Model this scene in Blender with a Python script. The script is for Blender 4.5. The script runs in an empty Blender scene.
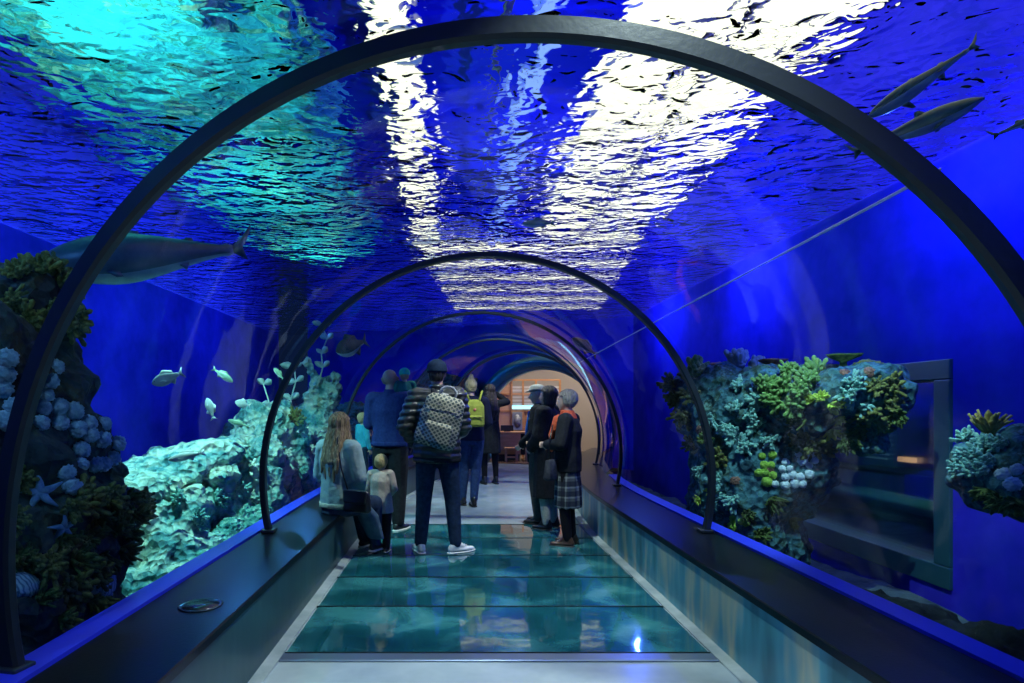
import bpy, bmesh, math, random
from mathutils import Vector, Matrix, noise, Euler
R = math.radians
rnd = random.Random(7)
SC = bpy.context.scene
COL = SC.collection
F = 600.0; VX, VY = 457.0, 407.0; EYE = 1.4

def at(px, py, Y):
    """world point at distance Y along the tunnel that the photograph shows at (px, py)"""
    return Vector(((px - VX) / F * Y, Y, EYE - (py - VY) / F * Y))

# ---------------------------------------------------------------- materials
def new_mat(name):
    m = bpy.data.materials.new(name); m.use_nodes = True
    nt = m.node_tree; nt.nodes.clear()
    out = nt.nodes.new('ShaderNodeOutputMaterial')
    return m, nt, out

def N(nt, t, **kw):
    n = nt.nodes.new('ShaderNode' + t)
    for k, v in kw.items():
        if k in n.inputs.keys():
            n.inputs[k].default_value = v
        else:
            setattr(n, k, v)
    return n

def c4(c): return (c[0], c[1], c[2], 1.0)

def ramp(nt, fac, stops, interp='LINEAR'):
    r = nt.nodes.new('ShaderNodeValToRGB'); r.color_ramp.interpolation = interp
    e = r.color_ramp.elements
    while len(e) > 1: e.remove(e[0])
    e[0].position = stops[0][0]; e[0].color = c4(stops[0][1])
    for p, c in stops[1:]:
        x = e.new(p); x.color = c4(c)
    nt.links.new(fac, r.inputs['Fac'])
    return r.outputs['Color']

def pmat(name, color, rough=0.6, metal=0.0, spec=0.5, scale=None, color2=None, stops=None, kind='noise', bump=0.0, bscale=None, bdist=0.01, coat=0.0, stretch=(1, 1, 1), detail=4.0, coords='Object'):
    m, nt, out = new_mat(name)
    b = N(nt, 'BsdfPrincipled'); L = nt.links.new
    b.inputs['Base Color'].default_value = c4(color)
    b.inputs['Roughness'].default_value = rough
    b.inputs['Metallic'].default_value = metal
    b.inputs['Specular IOR Level'].default_value = spec
    b.inputs['Coat Weight'].default_value = coat
    tc = N(nt, 'TexCoord'); mp = N(nt, 'Mapping'); mp.inputs['Scale'].default_value = stretch
    L(tc.outputs[coords], mp.inputs['Vector'])
    if color2 is not None or stops is not None:
        if kind == 'voronoi':
            t = N(nt, 'TexVoronoi'); t.inputs['Scale'].default_value = scale or 5; o = t.outputs['Distance']
        elif kind == 'wave':
            t = N(nt, 'TexWave'); t.inputs['Scale'].default_value = scale or 5; t.inputs['Distortion'].default_value = 3; o = t.outputs['Fac']
        else:
            t = N(nt, 'TexNoise'); t.inputs['Scale'].default_value = scale or 5; t.inputs['Detail'].default_value = detail; t.inputs['Roughness'].default_value = .6; o = t.outputs['Fac']
        L(mp.outputs['Vector'], t.inputs['Vector'])
        L(ramp(nt, o, stops or [(.35, color), (.65, color2)]), b.inputs['Base Color'])
    if bump:
        t2 = N(nt, 'TexNoise'); t2.inputs['Scale'].default_value = bscale or 20; t2.inputs['Detail'].default_value = 5
        L(mp.outputs['Vector'], t2.inputs['Vector'])
        bp = N(nt, 'Bump'); bp.inputs['Strength'].default_value = bump; bp.inputs['Distance'].default_value = bdist
        L(t2.outputs['Fac'], bp.inputs['Height']); L(bp.outputs['Normal'], b.inputs['Normal'])
    L(b.outputs[0], out.inputs['Surface'])
    return m

def emat(name, color, strength):
    m, nt, out = new_mat(name)
    e = N(nt, 'Emission'); e.inputs['Color'].default_value = c4(color); e.inputs['Strength'].default_value = strength
    nt.links.new(e.outputs[0], out.inputs['Surface'])
    return m

# ---------------------------------------------------------------- objects
def link(name, me, mat=None, parent=None, smooth=True):
    o = bpy.data.objects.new(name, me); COL.objects.link(o)
    if mat is not None:
        for x in (mat if isinstance(mat, (list, tuple)) else [mat]): me.materials.append(x)
    if parent is not None: o.parent = parent
    if smooth and me.polygons: me.polygons.foreach_set('use_smooth', [True] * len(me.polygons))
    return o

def obj(name, bm, mat=None, parent=None, smooth=True):
    me = bpy.data.meshes.new(name); bm.to_mesh(me); bm.free()
    return link(name, me, mat, parent, smooth)

def tag(o, label, cat, group=None, kind=None):
    o['label'] = label; o['category'] = cat
    if group: o['group'] = group
    if kind: o['kind'] = kind
    return o

def struct(o): o['kind'] = 'structure'; return o

def thing(name, label, cat, loc=(0, 0, 0), rotz=0.0, group=None, scale=1.0):
    o = bpy.data.objects.new(name, None); COL.objects.link(o)
    o.location = loc; o.rotation_euler = (0, 0, rotz); o.scale = (scale,) * 3
    o.empty_display_size = .1
    return tag(o, label, cat, group)

def dup(root, loc, rot=None, scale=None, label=None):
    r = root.copy(); COL.objects.link(r); r.location = loc
    if rot is not None: r.rotation_euler = rot
    if scale is not None: r.scale = (scale,) * 3 if not hasattr(scale, '__len__') else scale
    if label: r['label'] = label
    for ch in [c for c in bpy.data.objects if c.parent == root]:
        c = ch.copy(); COL.objects.link(c); c.parent = r
    return r

def box(bm, x0, x1, y0, y1, z0, z1, mi=0):
    v = [bm.verts.new(p) for p in ((x0, y0, z0), (x1, y0, z0), (x1, y1, z0), (x0, y1, z0), (x0, y0, z1), (x1, y0, z1), (x1, y1, z1), (x0, y1, z1))]
    for f in ((0, 3, 2, 1), (4, 5, 6, 7), (0, 1, 5, 4), (1, 2, 6, 5), (2, 3, 7, 6), (3, 0, 4, 7)):
        bm.faces.new([v[i] for i in f]).material_index = mi

def bevel_box(bm, x0, x1, y0, y1, z0, z1, b=.01, seg=2):
    t = bmesh.new(); box(t, x0, x1, y0, y1, z0, z1)
    bmesh.ops.bevel(t, geom=t.edges[:], offset=b, segments=seg, affect='EDGES', profile=.5)
    join(bm, t)

def join(bm, t, mat4=None):
    if mat4 is not None: bmesh.ops.transform(t, matrix=mat4, verts=t.verts)
    me = bpy.data.meshes.new('t'); t.to_mesh(me); t.free(); bm.from_mesh(me); bpy.data.meshes.remove(me)

def tube(bm, pts, rad, seg=8, cap=True):
    """tube through pts; rad a number or one per point"""
    pts = [Vector(p) for p in pts]; n = len(pts)
    rads = rad if hasattr(rad, '__len__') else [rad] * n
    rings = []; up = Vector((0, 0, 1)); prev = None
    for i, p in enumerate(pts):
        d = (pts[min(i + 1, n - 1)] - pts[max(i - 1, 0)]).normalized()
        if prev is None:
            a = d.cross(up if abs(d.z) < .9 else Vector((1, 0, 0))).normalized()
        else:
            a = (prev - d * prev.dot(d)).normalized()
        prev = a; b = d.cross(a)
        rings.append([bm.verts.new(p + (a * math.cos(t) + b * math.sin(t)) * rads[i]) for t in [2 * math.pi * k / seg for k in range(seg)]])
    for i in range(n - 1):
        for k in range(seg):
            bm.faces.new((rings[i][k], rings[i][(k + 1) % seg], rings[i + 1][(k + 1) % seg], rings[i + 1][k]))
    if cap:
        bm.faces.new(rings[0][::-1]); bm.faces.new(rings[-1])

def lathe(bm, prof, seg=24, origin=(0, 0, 0)):
    ox, oy, oz = origin; rings = []
    for r, z in prof:
        rings.append([bm.verts.new((ox + r * math.cos(2 * math.pi * k / seg), oy + r * math.sin(2 * math.pi * k / seg), oz + z)) for k in range(seg)])
    for i in range(len(prof) - 1):
        for k in range(seg):
            bm.faces.new((rings[i][k], rings[i][(k + 1) % seg], rings[i + 1][(k + 1) % seg], rings[i + 1][k]))
    bm.faces.new(rings[0][::-1]); bm.faces.new(rings[-1])

_unit = {}
def unit_sphere(sub):
    if sub not in _unit:
        t = bmesh.new(); bmesh.ops.create_icosphere(t, subdivisions=sub, radius=1.0)
        _unit[sub] = [v.co.copy() for v in t.verts]; t.free()
    return _unit[sub]

def hull(bm, balls, sub=2):
    """convex hull of ellipsoids (centre, radius or (rx,ry,rz), optional euler)"""
    t = bmesh.new()
    for b in balls:
        c, r = Vector(b[0]), b[1]
        if not hasattr(r, '__len__'): r = (r, r, r)
        rot = Euler(b[2]).to_matrix() if len(b) > 2 else None
        for u in unit_sphere(sub):
            p = Vector((u.x * r[0], u.y * r[1], u.z * r[2]))
            if rot: p = rot @ p
            t.verts.new(c + p)
    res = bmesh.ops.convex_hull(t, input=t.verts)
    junk = [g for g in res['geom_interior'] if isinstance(g, bmesh.types.BMVert)]
    bmesh.ops.delete(t, geom=junk, context='VERTS')
    bmesh.ops.recalc_face_normals(t, faces=t.faces)
    join(bm, t)

def limb(bm, pts, rads, sub=2):
    for i in range(len(pts) - 1):
        hull(bm, [(pts[i], rads[i]), (pts[i + 1], rads[i + 1])], sub)

def fuse(name, bm, mat, parent=None, voxel=.01, smooth=3, sfac=.5, post=None):
    """union of the closed shapes in bm as one continuous surface"""
    me = bpy.data.meshes.new('tmp'); bm.to_mesh(me); bm.free()
    o = bpy.data.objects.new('tmp', me); COL.objects.link(o)
    r = o.modifiers.new('r', 'REMESH'); r.mode = 'VOXEL'; r.voxel_size = voxel
    if smooth:
        s = o.modifiers.new('s', 'SMOOTH'); s.iterations = smooth; s.factor = sfac
    dg = bpy.context.evaluated_depsgraph_get(); dg.update()
    out = bpy.data.meshes.new_from_object(o.evaluated_get(dg))
    bpy.data.objects.remove(o); bpy.data.meshes.remove(me)
    if post:
        cs = [(v.co.copy(), Vector(nn.vector)) for v, nn in zip(out.vertices, out.vertex_normals)]
        out.vertices.foreach_set('co', [c for a, n_ in cs for c in post(a, n_)]); out.update()
    out.name = name
    out.materials.clear()
    return link(name, out, mat, parent)

# ================================================================= the tunnel
CZ, RR = .85, 1.70
LED, BEN, FLO = .45, 1.66, 1.26
def cx(Y): return .23 + (.0245 * (Y - 6) ** 2 if Y > 6 else 0.0)
def head(Y): return math.atan(.049 * (Y - 6)) if Y > 6 else 0.0
def tp(Y, u, z):
    """point of the tunnel: u metres right of its centre line at station Y, height z"""
    a = head(Y)
    return Vector((cx(Y) + u * math.cos(a), Y - u * math.sin(a), z))
YS = [-2.6, -1, 0, 2, 4, 6, 6.5, 7, 7.5, 8, 8.6, 9.2, 9.8, 10.4, 11, 11.6, 12.2, 12.8, 13.4, 14, 14.5]
END = 14.5

def shift(Y):
    """the vault leaves the straight line of the benches a little near its start"""
    return -.062 * max(0.0, 4.6 - Y) - .012 * max(0.0, 3.2 - Y) ** 2
def sweep(bm, prof, ys=YS, closed=True, mi=0, sh=False):
    rings = [[bm.verts.new(tp(Y, u + (shift(Y) if sh else 0), z)) for u, z in prof] for Y in ys]
    n = len(prof)
    for i in range(len(ys) - 1):
        for k in range(n if closed else n - 1):
            bm.faces.new((rings[i][k], rings[i][(k + 1) % n], rings[i + 1][(k + 1) % n], rings[i + 1][k])).material_index = mi
    if closed:
        bm.faces.new(rings[0][::-1]); bm.faces.new(rings[-1])
    bmesh.ops.recalc_face_normals(bm, faces=bm.faces)

# --- acrylic: thin clear shell, transparent with Fresnel reflections
def acrylic(name, tint=(.97, .985, 1.0), k=1.0, wob=.0):
    m, nt, out = new_mat(name); L = nt.links.new
    tr = N(nt, 'BsdfTransparent'); tr.inputs['Color'].default_value = c4(tint)
    gl = N(nt, 'BsdfGlossy'); gl.inputs['Roughness'].default_value = 0.03; gl.inputs['Color'].default_value = (1, 1, 1, 1)
    fr = N(nt, 'Fresnel'); fr.inputs['IOR'].default_value = 1.4
    pw_ = N(nt, 'Math', operation='POWER'); pw_.inputs[1].default_value = 1.15; L(fr.outputs[0], pw_.inputs[0])
    mu = N(nt, 'Math', operation='MULTIPLY'); mu.inputs[1].default_value = k
    L(pw_.outputs[0], mu.inputs[0])
    mx = N(nt, 'MixShader'); L(mu.outputs[0], mx.inputs[0]); L(tr.outputs[0], mx.inputs[1]); L(gl.outputs[0], mx.inputs[2])
    if wob:
        tc = N(nt, 'TexCoord'); mp = N(nt, 'Mapping'); mp.inputs['Scale'].default_value = (1, .25, 1)
        t = N(nt, 'TexNoise'); t.inputs['Scale'].default_value = 2.2; t.inputs['Detail'].default_value = 2
        L(tc.outputs['Object'], mp.inputs[0]); L(mp.outputs[0], t.inputs['Vector'])
        b = N(nt, 'Bump'); b.inputs['Strength'].default_value = wob; b.inputs['Distance'].default_value = .05
        L(t.outputs['Fac'], b.inputs['Height']); L(b.outputs[0], gl.inputs['Normal'])
    L(mx.outputs[0], out.inputs['Surface'])
    return m
M_acr = acrylic('clear_acrylic', k=.85, wob=.1)

RG = 1.745
a0 = math.asin((LED - CZ) / RG)
arc = [(RG * math.cos(a0 + (math.pi - 2 * a0) * i / 72), CZ + RG * math.sin(a0 + (math.pi - 2 * a0) * i / 72)) for i in range(73)]
bm = bmesh.new(); sweep(bm, arc, ys=sorted(set(YS + [1, 1.5, 2.5, 3, 3.5, 4.5])), closed=False, sh=True)
bmesh.ops.reverse_faces(bm, faces=bm.faces)          # faces look inward, towards the visitors
glass = struct(obj('window_1', bm, M_acr))           # the acrylic vault
M_seam = pmat('bonded_seam', (.45, .6, .9), .3, spec=.8)
def seam_run(fn, w, ys):
    """a bonded seam running along the vault; fn(Y) is its angle on the vault"""
    b = bmesh.new(); rings = []
    for Y in ys:
        t = fn(Y); rr = RG - .006; u, z = rr * math.cos(t) + shift(Y), CZ + rr * math.sin(t)
        du, dz = -math.sin(t) * w, math.cos(t) * w; nu, nz = math.cos(t) * .005, math.sin(t) * .005
        rings.append([b.verts.new(tp(Y, uu, zz)) for uu, zz in ((u - du - nu, z - dz - nz), (u + du - nu, z + dz - nz), (u + du + nu, z + dz + nz), (u - du + nu, z - dz + nz))])
    for i in range(len(ys) - 1):
        for k in range(4): b.faces.new((rings[i][k], rings[i][(k + 1) % 4], rings[i + 1][(k + 1) % 4], rings[i + 1][k]))
    b.faces.new(rings[0][::-1]); b.faces.new(rings[-1]); bmesh.ops.recalc_face_normals(b, faces=b.faces)
    obj('seam', b, M_seam, glass)
def seam_angle(Y):
    lo, hi = 20.0, 80.0
    for _ in range(40):
        m = (lo + hi) / 2; t = R(m); p = tp(Y, (RG - .006) * math.cos(t) + shift(Y), CZ + (RG - .006) * math.sin(t))
        x = VX + F * p.x / Y; y = VY - F * (p.z - EYE) / Y
        if y > 135 + .5345 * (1005 - x): lo = m
        else: hi = m
    return R(lo)
sy = [1.6 + .35 * i for i in range(20)]
sa = {Y: seam_angle(Y) for Y in sy}
seam_run(lambda Y: sa[Y], .0035, sy)

# --- arch ribs
M_rib = pmat('rib_metal', (.022, .032, .04), .34, metal=.4, spec=.6, coat=.3, bump=.1, bscale=40)
def rib(Y, w, d, yaw, label, u=0):
    r = thing('arch_rib', label, 'arch rib', tp(Y, u, 0), -head(Y) + yaw, group='arched ribs of the tunnel')
    lo = a0 + .0; n = 90
    b = bmesh.new(); rings = []
    for i in range(n + 1):
        t = lo + (math.pi - 2 * lo) * i / n
        ring = []
        ch = w * .18
        for (q, y) in ((-w / 2 + ch, -d / 2), (w / 2, -d / 2), (w / 2, d / 2), (-w / 2 + ch, d / 2), (-w / 2, d / 2 - ch), (-w / 2, -d / 2 + ch)):
            rad = RR + q
            ring.append(b.verts.new((rad * math.cos(t), y, CZ + rad * math.sin(t))))
        rings.append(ring)
    for i in range(n):
        for k in range(6):
            b.faces.new((rings[i][k], rings[i][(k + 1) % 6], rings[i + 1][(k + 1) % 6], rings[i + 1][k]))
    b.faces.new(rings[0][::-1]); b.faces.new(rings[-1]); bmesh.ops.recalc_face_normals(b, faces=b.faces)
    o = obj('rib_arch', b, M_rib, r, smooth=False)
    for s in (-1, 1):
        b = bmesh.new(); x = s * RR * math.cos(lo); bevel_box(b, x - .05, x + .045, -d / 2 - .02, d / 2 + .02, LED, LED + .025, .006)
        obj('foot_plate', b, M_rib, r, smooth=False)
    return r
rib(1.85, .062, .05, -.185, 'thick dark arch rib nearest the camera, spanning the whole picture', u=-.19)
rib(4.55, .042, .06, 0, 'second dark arch rib, landing beside the big coral rock')
rib(7.32, .034, .05, 0, 'third slim arch rib, rising just behind the bald man')
rib(10.2, .034, .06, 0, 'fourth slim arch rib, above the person with the yellow backpack')
rib(12.6, .06, .08, 0, 'fifth dark arch rib, last before the exit portal')

# --- benches, ledges, floor
M_bench = pmat('dark_bench_top', (.002, .004, .007), .28, spec=.13, coat=.0, bump=.05, bscale=60)
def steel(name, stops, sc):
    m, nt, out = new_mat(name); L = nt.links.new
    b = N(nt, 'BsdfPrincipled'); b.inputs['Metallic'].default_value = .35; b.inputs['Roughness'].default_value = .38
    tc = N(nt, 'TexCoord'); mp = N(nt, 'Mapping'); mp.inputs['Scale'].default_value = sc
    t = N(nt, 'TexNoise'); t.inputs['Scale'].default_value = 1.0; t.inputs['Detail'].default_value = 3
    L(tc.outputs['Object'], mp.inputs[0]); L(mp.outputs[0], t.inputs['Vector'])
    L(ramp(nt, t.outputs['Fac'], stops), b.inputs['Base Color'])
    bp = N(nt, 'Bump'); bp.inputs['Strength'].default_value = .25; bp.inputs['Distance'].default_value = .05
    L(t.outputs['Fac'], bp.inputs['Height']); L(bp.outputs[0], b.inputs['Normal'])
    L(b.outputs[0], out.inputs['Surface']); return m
M_steelR = steel('caustic_steel_cladding', [(.3, (.03, .12, .15)), (.46, (.08, .30, .38)), (.57, (.42, .45, .34)), (.66, (.08, .34, .44))], (1.2, 3.4, .8))  # rippling light streaks put into the teal and bronze colour
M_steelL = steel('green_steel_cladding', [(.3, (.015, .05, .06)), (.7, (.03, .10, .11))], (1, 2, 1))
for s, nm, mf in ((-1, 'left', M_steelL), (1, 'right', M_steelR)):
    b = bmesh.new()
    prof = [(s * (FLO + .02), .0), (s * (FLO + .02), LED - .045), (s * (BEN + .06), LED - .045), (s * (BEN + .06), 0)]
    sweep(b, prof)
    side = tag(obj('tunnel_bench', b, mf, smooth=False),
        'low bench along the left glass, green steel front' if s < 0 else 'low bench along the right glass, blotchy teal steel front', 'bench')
    b = bmesh.new()
    sweep(b, [(s * FLO, LED - .04), (s * FLO, LED - .006), (s * (FLO + .006), LED), (s * (BEN + .06), LED), (s * (BEN + .06), LED - .04)])
    obj('bench_top', b, M_bench, side, smooth=False)
    M_led = bpy.data.materials.get('blue_ledge') or pmat('blue_ledge', (.03, .05, .85), .35, bump=.1, bscale=30)
    b = bmesh.new(); sweep(b, ys=[y for y in YS if s < 0 or y < 9], prof=[(s * (BEN + .07), LED - .3), (s * (BEN + .07), LED + .012), (s * (BEN + .2), LED + .012), (s * (BEN + .2), LED - .3)])
    o = obj('trim_%d' % (1 if s < 0 else 2), b, M_led, smooth=False); struct(o)
    M_kerb = bpy.data.materials.get('pale_kerb') or pmat('pale_kerb', (.42, .5, .52), .45, bump=.2, bscale=25, color2=(.25, .33, .36), scale=4)
    b = bmesh.new(); sweep(b, [(s * (FLO + .02), 0), (s * (FLO + .02), .018), (s * (FLO - .05), .012), (s * (FLO - .05), 0)])
    o = obj('baseboard_' + nm, b, M_kerb, smooth=False); struct(o)

# recessed lamp disc in the left bench top
b = bmesh.new(); lathe(b, [(.098, 0), (.102, .004), (.092, .007), (.086, .003)], 40)
d = thing('recessed_disc', 'round dark recessed disc set in the left bench top', 'recessed fitting', (-1.225, 2.87, LED))
obj('bezel', b, pmat('bezel_metal', (.05, .07, .09), .25, metal=.9), d)
b = bmesh.new(); lathe(b, [(.084, .0), (.084, .0035), (.001, .0035)], 40); obj('cover', b, pmat('disc_cover', (.004, .005, .01), .2), d)

M_conc = pmat('polished_concrete', (.46, .56, .62), .2, spec=.6, color2=(.30, .39, .45), scale=1.6, bump=.05, bscale=14)
b = bmesh.new()
ysf = YS
sweep(b, [(-FLO - .1, -.25), (-FLO - .1, 0), (FLO + .1, 0), (FLO + .1, -.25)], ysf)
floor = struct(obj('floor', b, M_conc, smooth=False))

# glass floor panels
def glass_floor():
    m, nt, out = new_mat('teal_floor_glass'); L = nt.links.new
    b = N(nt, 'BsdfPrincipled'); b.inputs['Roughness'].default_value = .06; b.inputs['Specular IOR Level'].default_value = .7
    b.inputs['Coat Weight'].default_value = .6; b.inputs['Coat Roughness'].default_value = .04
    tc = N(nt, 'TexCoord')
    t = N(nt, 'TexNoise'); t.inputs['Scale'].default_value = 1.8; t.inputs['Detail'].default_value = 5; t.inputs['Distortion'].default_value = .6
    t2 = N(nt, 'TexVoronoi'); t2.inputs['Scale'].default_value = 160
    L(tc.outputs['Object'], t.inputs['Vector']); L(tc.outputs['Object'], t2.inputs['Vector'])
    c1 = ramp(nt, t.outputs['Fac'], [(.3, (.008, .07, .10)), (.5, (.015, .16, .21)), (.62, (.07, .36, .40)), (.75, (.2, .58, .62))])
    c2 = ramp(nt, t2.outputs['Distance'], [(.1, (1, 1, 1)), (.5, (.55, .6, .6))])
    mx = N(nt, 'Mix', data_type='RGBA', blend_type='MULTIPLY'); mx.inputs[0].default_value = 1
    L(c1, mx.inputs[6]); L(c2, mx.inputs[7]); L(mx.outputs[2], b.inputs['Base Color'])
    t3 = N(nt, 'TexNoise'); t3.inputs['Scale'].default_value = 3; t3.inputs['Detail'].default_value = 2
    L(tc.outputs['Object'], t3.inputs['Vector'])
    bp = N(nt, 'Bump'); bp.inputs['Strength'].default_value = .12; bp.inputs['Distance'].default_value = .02
    L(t3.outputs['Fac'], bp.inputs['Height']); L(bp.outputs[0], b.inputs['Normal']); L(bp.outputs[0], b.inputs['Coat Normal'])
    L(b.outputs[0], out.inputs['Surface']); return m
M_fg = glass_floor()
M_edge = pmat('panel_edge', (.03, .05, .06), .3, metal=.6)
pan = [3.40, 4.19, 4.91, 5.64, 6.38, 7.12]
pl = ['nearest teal glass floor panel, against the metal sill', 'second teal glass floor panel counted from the sill',
      'third teal glass floor panel, middle of the five', 'fourth teal glass floor panel, under the white sneakers',
      'farthest teal glass floor panel, bordering the grey floor']
for i in range(5):
    y0, y1 = pan[i] + .008, pan[i + 1] - .008
    t = thing('glass_floor_panel', pl[i], 'floor panel', (.23, (y0 + y1) / 2, 0), group='glass floor panels')
    h = (y1 - y0) / 2; w = FLO - .06
    b = bmesh.new(); bevel_box(b, -w, w, -h, h, -.01, .008, .003, 1); obj('pane', b, M_fg, t, smooth=False)
    b = bmesh.new()
    box(b, -w - .008, w + .008, h, h + .012, -.01, .012); box(b, -w - .008, w + .008, -h - .004, -h, -.01, .01)
    obj('edge_strip', b, M_edge, t, smooth=False)
b = bmesh.new(); bevel_box(b, .23 - FLO + .05, .23 + FLO - .05, 3.29, 3.385, 0, .012, .004, 1)
tag(obj('metal_sill', b, pmat('sill_metal', (.22, .3, .42), .3, metal=.7), smooth=False), 'flat metal sill strip across the floor before the glass panels', 'sill')

# ================================================================= the tank
XL, XR, YB, YF, ZB, ZS, ZC = -5.2, 4.1, -3.0, 17.5, -.35, 3.5, 5.2
M_wallb = pmat('blue_tank_wall', (.008, .015, .42), .8, spec=.1, color2=(.045, .03, .75), scale=1.1, detail=6, bump=.3, bscale=3)
def quad(name, pts, mat):
    b = bmesh.new(); b.faces.new([b.verts.new(p) for p in pts]); return struct(obj(name, b, mat, smooth=False))
def wall(name, *bx, mat=M_wallb):
    b = bmesh.new(); box(b, *bx); return struct(obj(name, b, mat, smooth=False))
wall('wall_left', XL - .3, XL, YB, YF, ZB, ZC)
WY0, WY1, WZ0, WZ1 = 4.96, 8.6, -.12, 1.80     # viewing window in the right wall
wall('wall_right', XR, XR + .3, YB, WY0, ZB, ZC)
b = bmesh.new(); box(b, XR, XR + .3, WY0, WY1, WZ1, ZC); box(b, XR, XR + .3, WY0, WY1, ZB, WZ0); box(b, XR, XR + .3, WY1, YF, ZB, ZC)
struct(obj('wall_right', b, M_wallb, smooth=False))
wall('wall_back', XL - .3, XR + .3, YB - .3, YB, ZB, ZC)
M_ceil = pmat('hall_ceiling', (.02, .03, .5), .8, spec=.1)
wall('ceiling', XL - .3, XR + 4, YB - .3, YF + 6, ZC, ZC + .2, mat=M_ceil)
M_sand = pmat('tank_gravel', (.10, .17, .16), .9, color2=(.02, .05, .06), scale=3, bump=.8, bscale=20, bdist=.03)
b = bmesh.new()
nx, ny = 60, 120; XL += .04; XR -= .04; YB += .04
vs = [[b.verts.new((XL + (XR - XL) * i / nx, YB + (YF - YB) * j / ny, ZB + .12 * noise.fractal(Vector((XL + (XR - XL) * i / nx, YB + (YF - YB) * j / ny, 1)) * 1.3, 1, 2, 4))) for i in range(nx + 1)] for j in range(ny + 1)]
for j in range(ny):
    for i in range(nx):
        X = XL + (XR - XL) * (i + .5) / nx; Yc = YB + (YF - YB) * (j + .5) / ny
        if Yc < END + 1.5 and abs(X - cx(Yc)) < 1.1: continue
        b.faces.new((vs[j][i], vs[j][i + 1], vs[j + 1][i + 1], vs[j + 1][i]))
XL -= .04; XR += .04; YB -= .04
g = obj('gravel_bed', b, M_sand); tag(g, 'dark gravel bed on the bottom of the tank', 'gravel', kind='stuff')

# --- water surface, seen from below
def water():
    m, nt, out = new_mat('water_surface'); L = nt.links.new
    g = N(nt, 'BsdfGlass'); g.inputs['IOR'].default_value = 1.022; g.inputs['Roughness'].default_value = 0.0
    g.inputs['Color'].default_value = (.86, .95, 1, 1)
    tc = N(nt, 'TexCoord'); mp = N(nt, 'Mapping'); mp.inputs['Scale'].default_value = (1.0, 1.25, 1)
    L(tc.outputs['Object'], mp.inputs[0])
    t1 = N(nt, 'TexNoise'); t1.inputs['Scale'].default_value = 1.35; t1.inputs['Detail'].default_value = 2.0; t1.inputs['Distortion'].default_value = 1.2
    t2 = N(nt, 'TexNoise'); t2.inputs['Scale'].default_value = 6.5; t2.inputs['Detail'].default_value = 1.5; t2.inputs['Distortion'].default_value = .5
    L(mp.outputs[0], t1.inputs['Vector']); L(mp.outputs[0], t2.inputs['Vector'])
    b1 = N(nt, 'Bump'); b1.inputs['Strength'].default_value = 1.0; b1.inputs['Distance'].default_value = 1.05
    b2 = N(nt, 'Bump'); b2.inputs['Strength'].default_value = 1.0; b2.inputs['Distance'].default_value = .27
    L(t1.outputs['Fac'], b1.inputs['Height']); L(t2.outputs['Fac'], b2.inputs['Height']); L(b1.outputs[0], b2.inputs['Normal'])
    L(b2.outputs[0], g.inputs['Normal']); L(g.outputs[0], out.inputs['Surface'])
    return m
b = bmesh.new(); b.faces.new([b.verts.new(p) for p in ((XL + .01, YB + .01, ZS), (XR - .01, YB + .01, ZS), (XR - .01, YF, ZS), (XL + .01, YF, ZS))])
w = obj('water', b, water(), smooth=False); tag(w, 'rippled water surface overhead with bright broken reflections', 'water', kind='stuff')

# unseen dark wall added behind the camera to darken reflections in the glass
M_blk = pmat('dark_backing_paint', (.01, .012, .016), .8)
b = bmesh.new(); box(b, XL + .05, XR - .05, YB + .05, YB + .35, ZB, ZS - .2); struct(obj('wall_dark_backing', b, M_blk, smooth=False))
# --- light panels of the hall ceiling, above the water
M_lamp = emat('lamp_diffuser', (1, .92, .66), 1.6)
M_case = pmat('lamp_case', (.5, .5, .5), .5)
def panel(x, y, wx, wy, label):
    t = thing('ceiling_light_panel', label, 'light panel', (x, y, ZC - .01), group='light panels above the water')
    b = bmesh.new(); box(b, -wx / 2 - .04, wx / 2 + .04, -wy / 2 - .04, wy / 2 + .04, -.1, 0); obj('housing', b, M_case, t, smooth=False)
    b = bmesh.new(); box(b, -wx / 2, wx / 2, -wy / 2, wy / 2, -.13, -.1); obj('diffuser', b, M_lamp, t, smooth=False)
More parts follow.
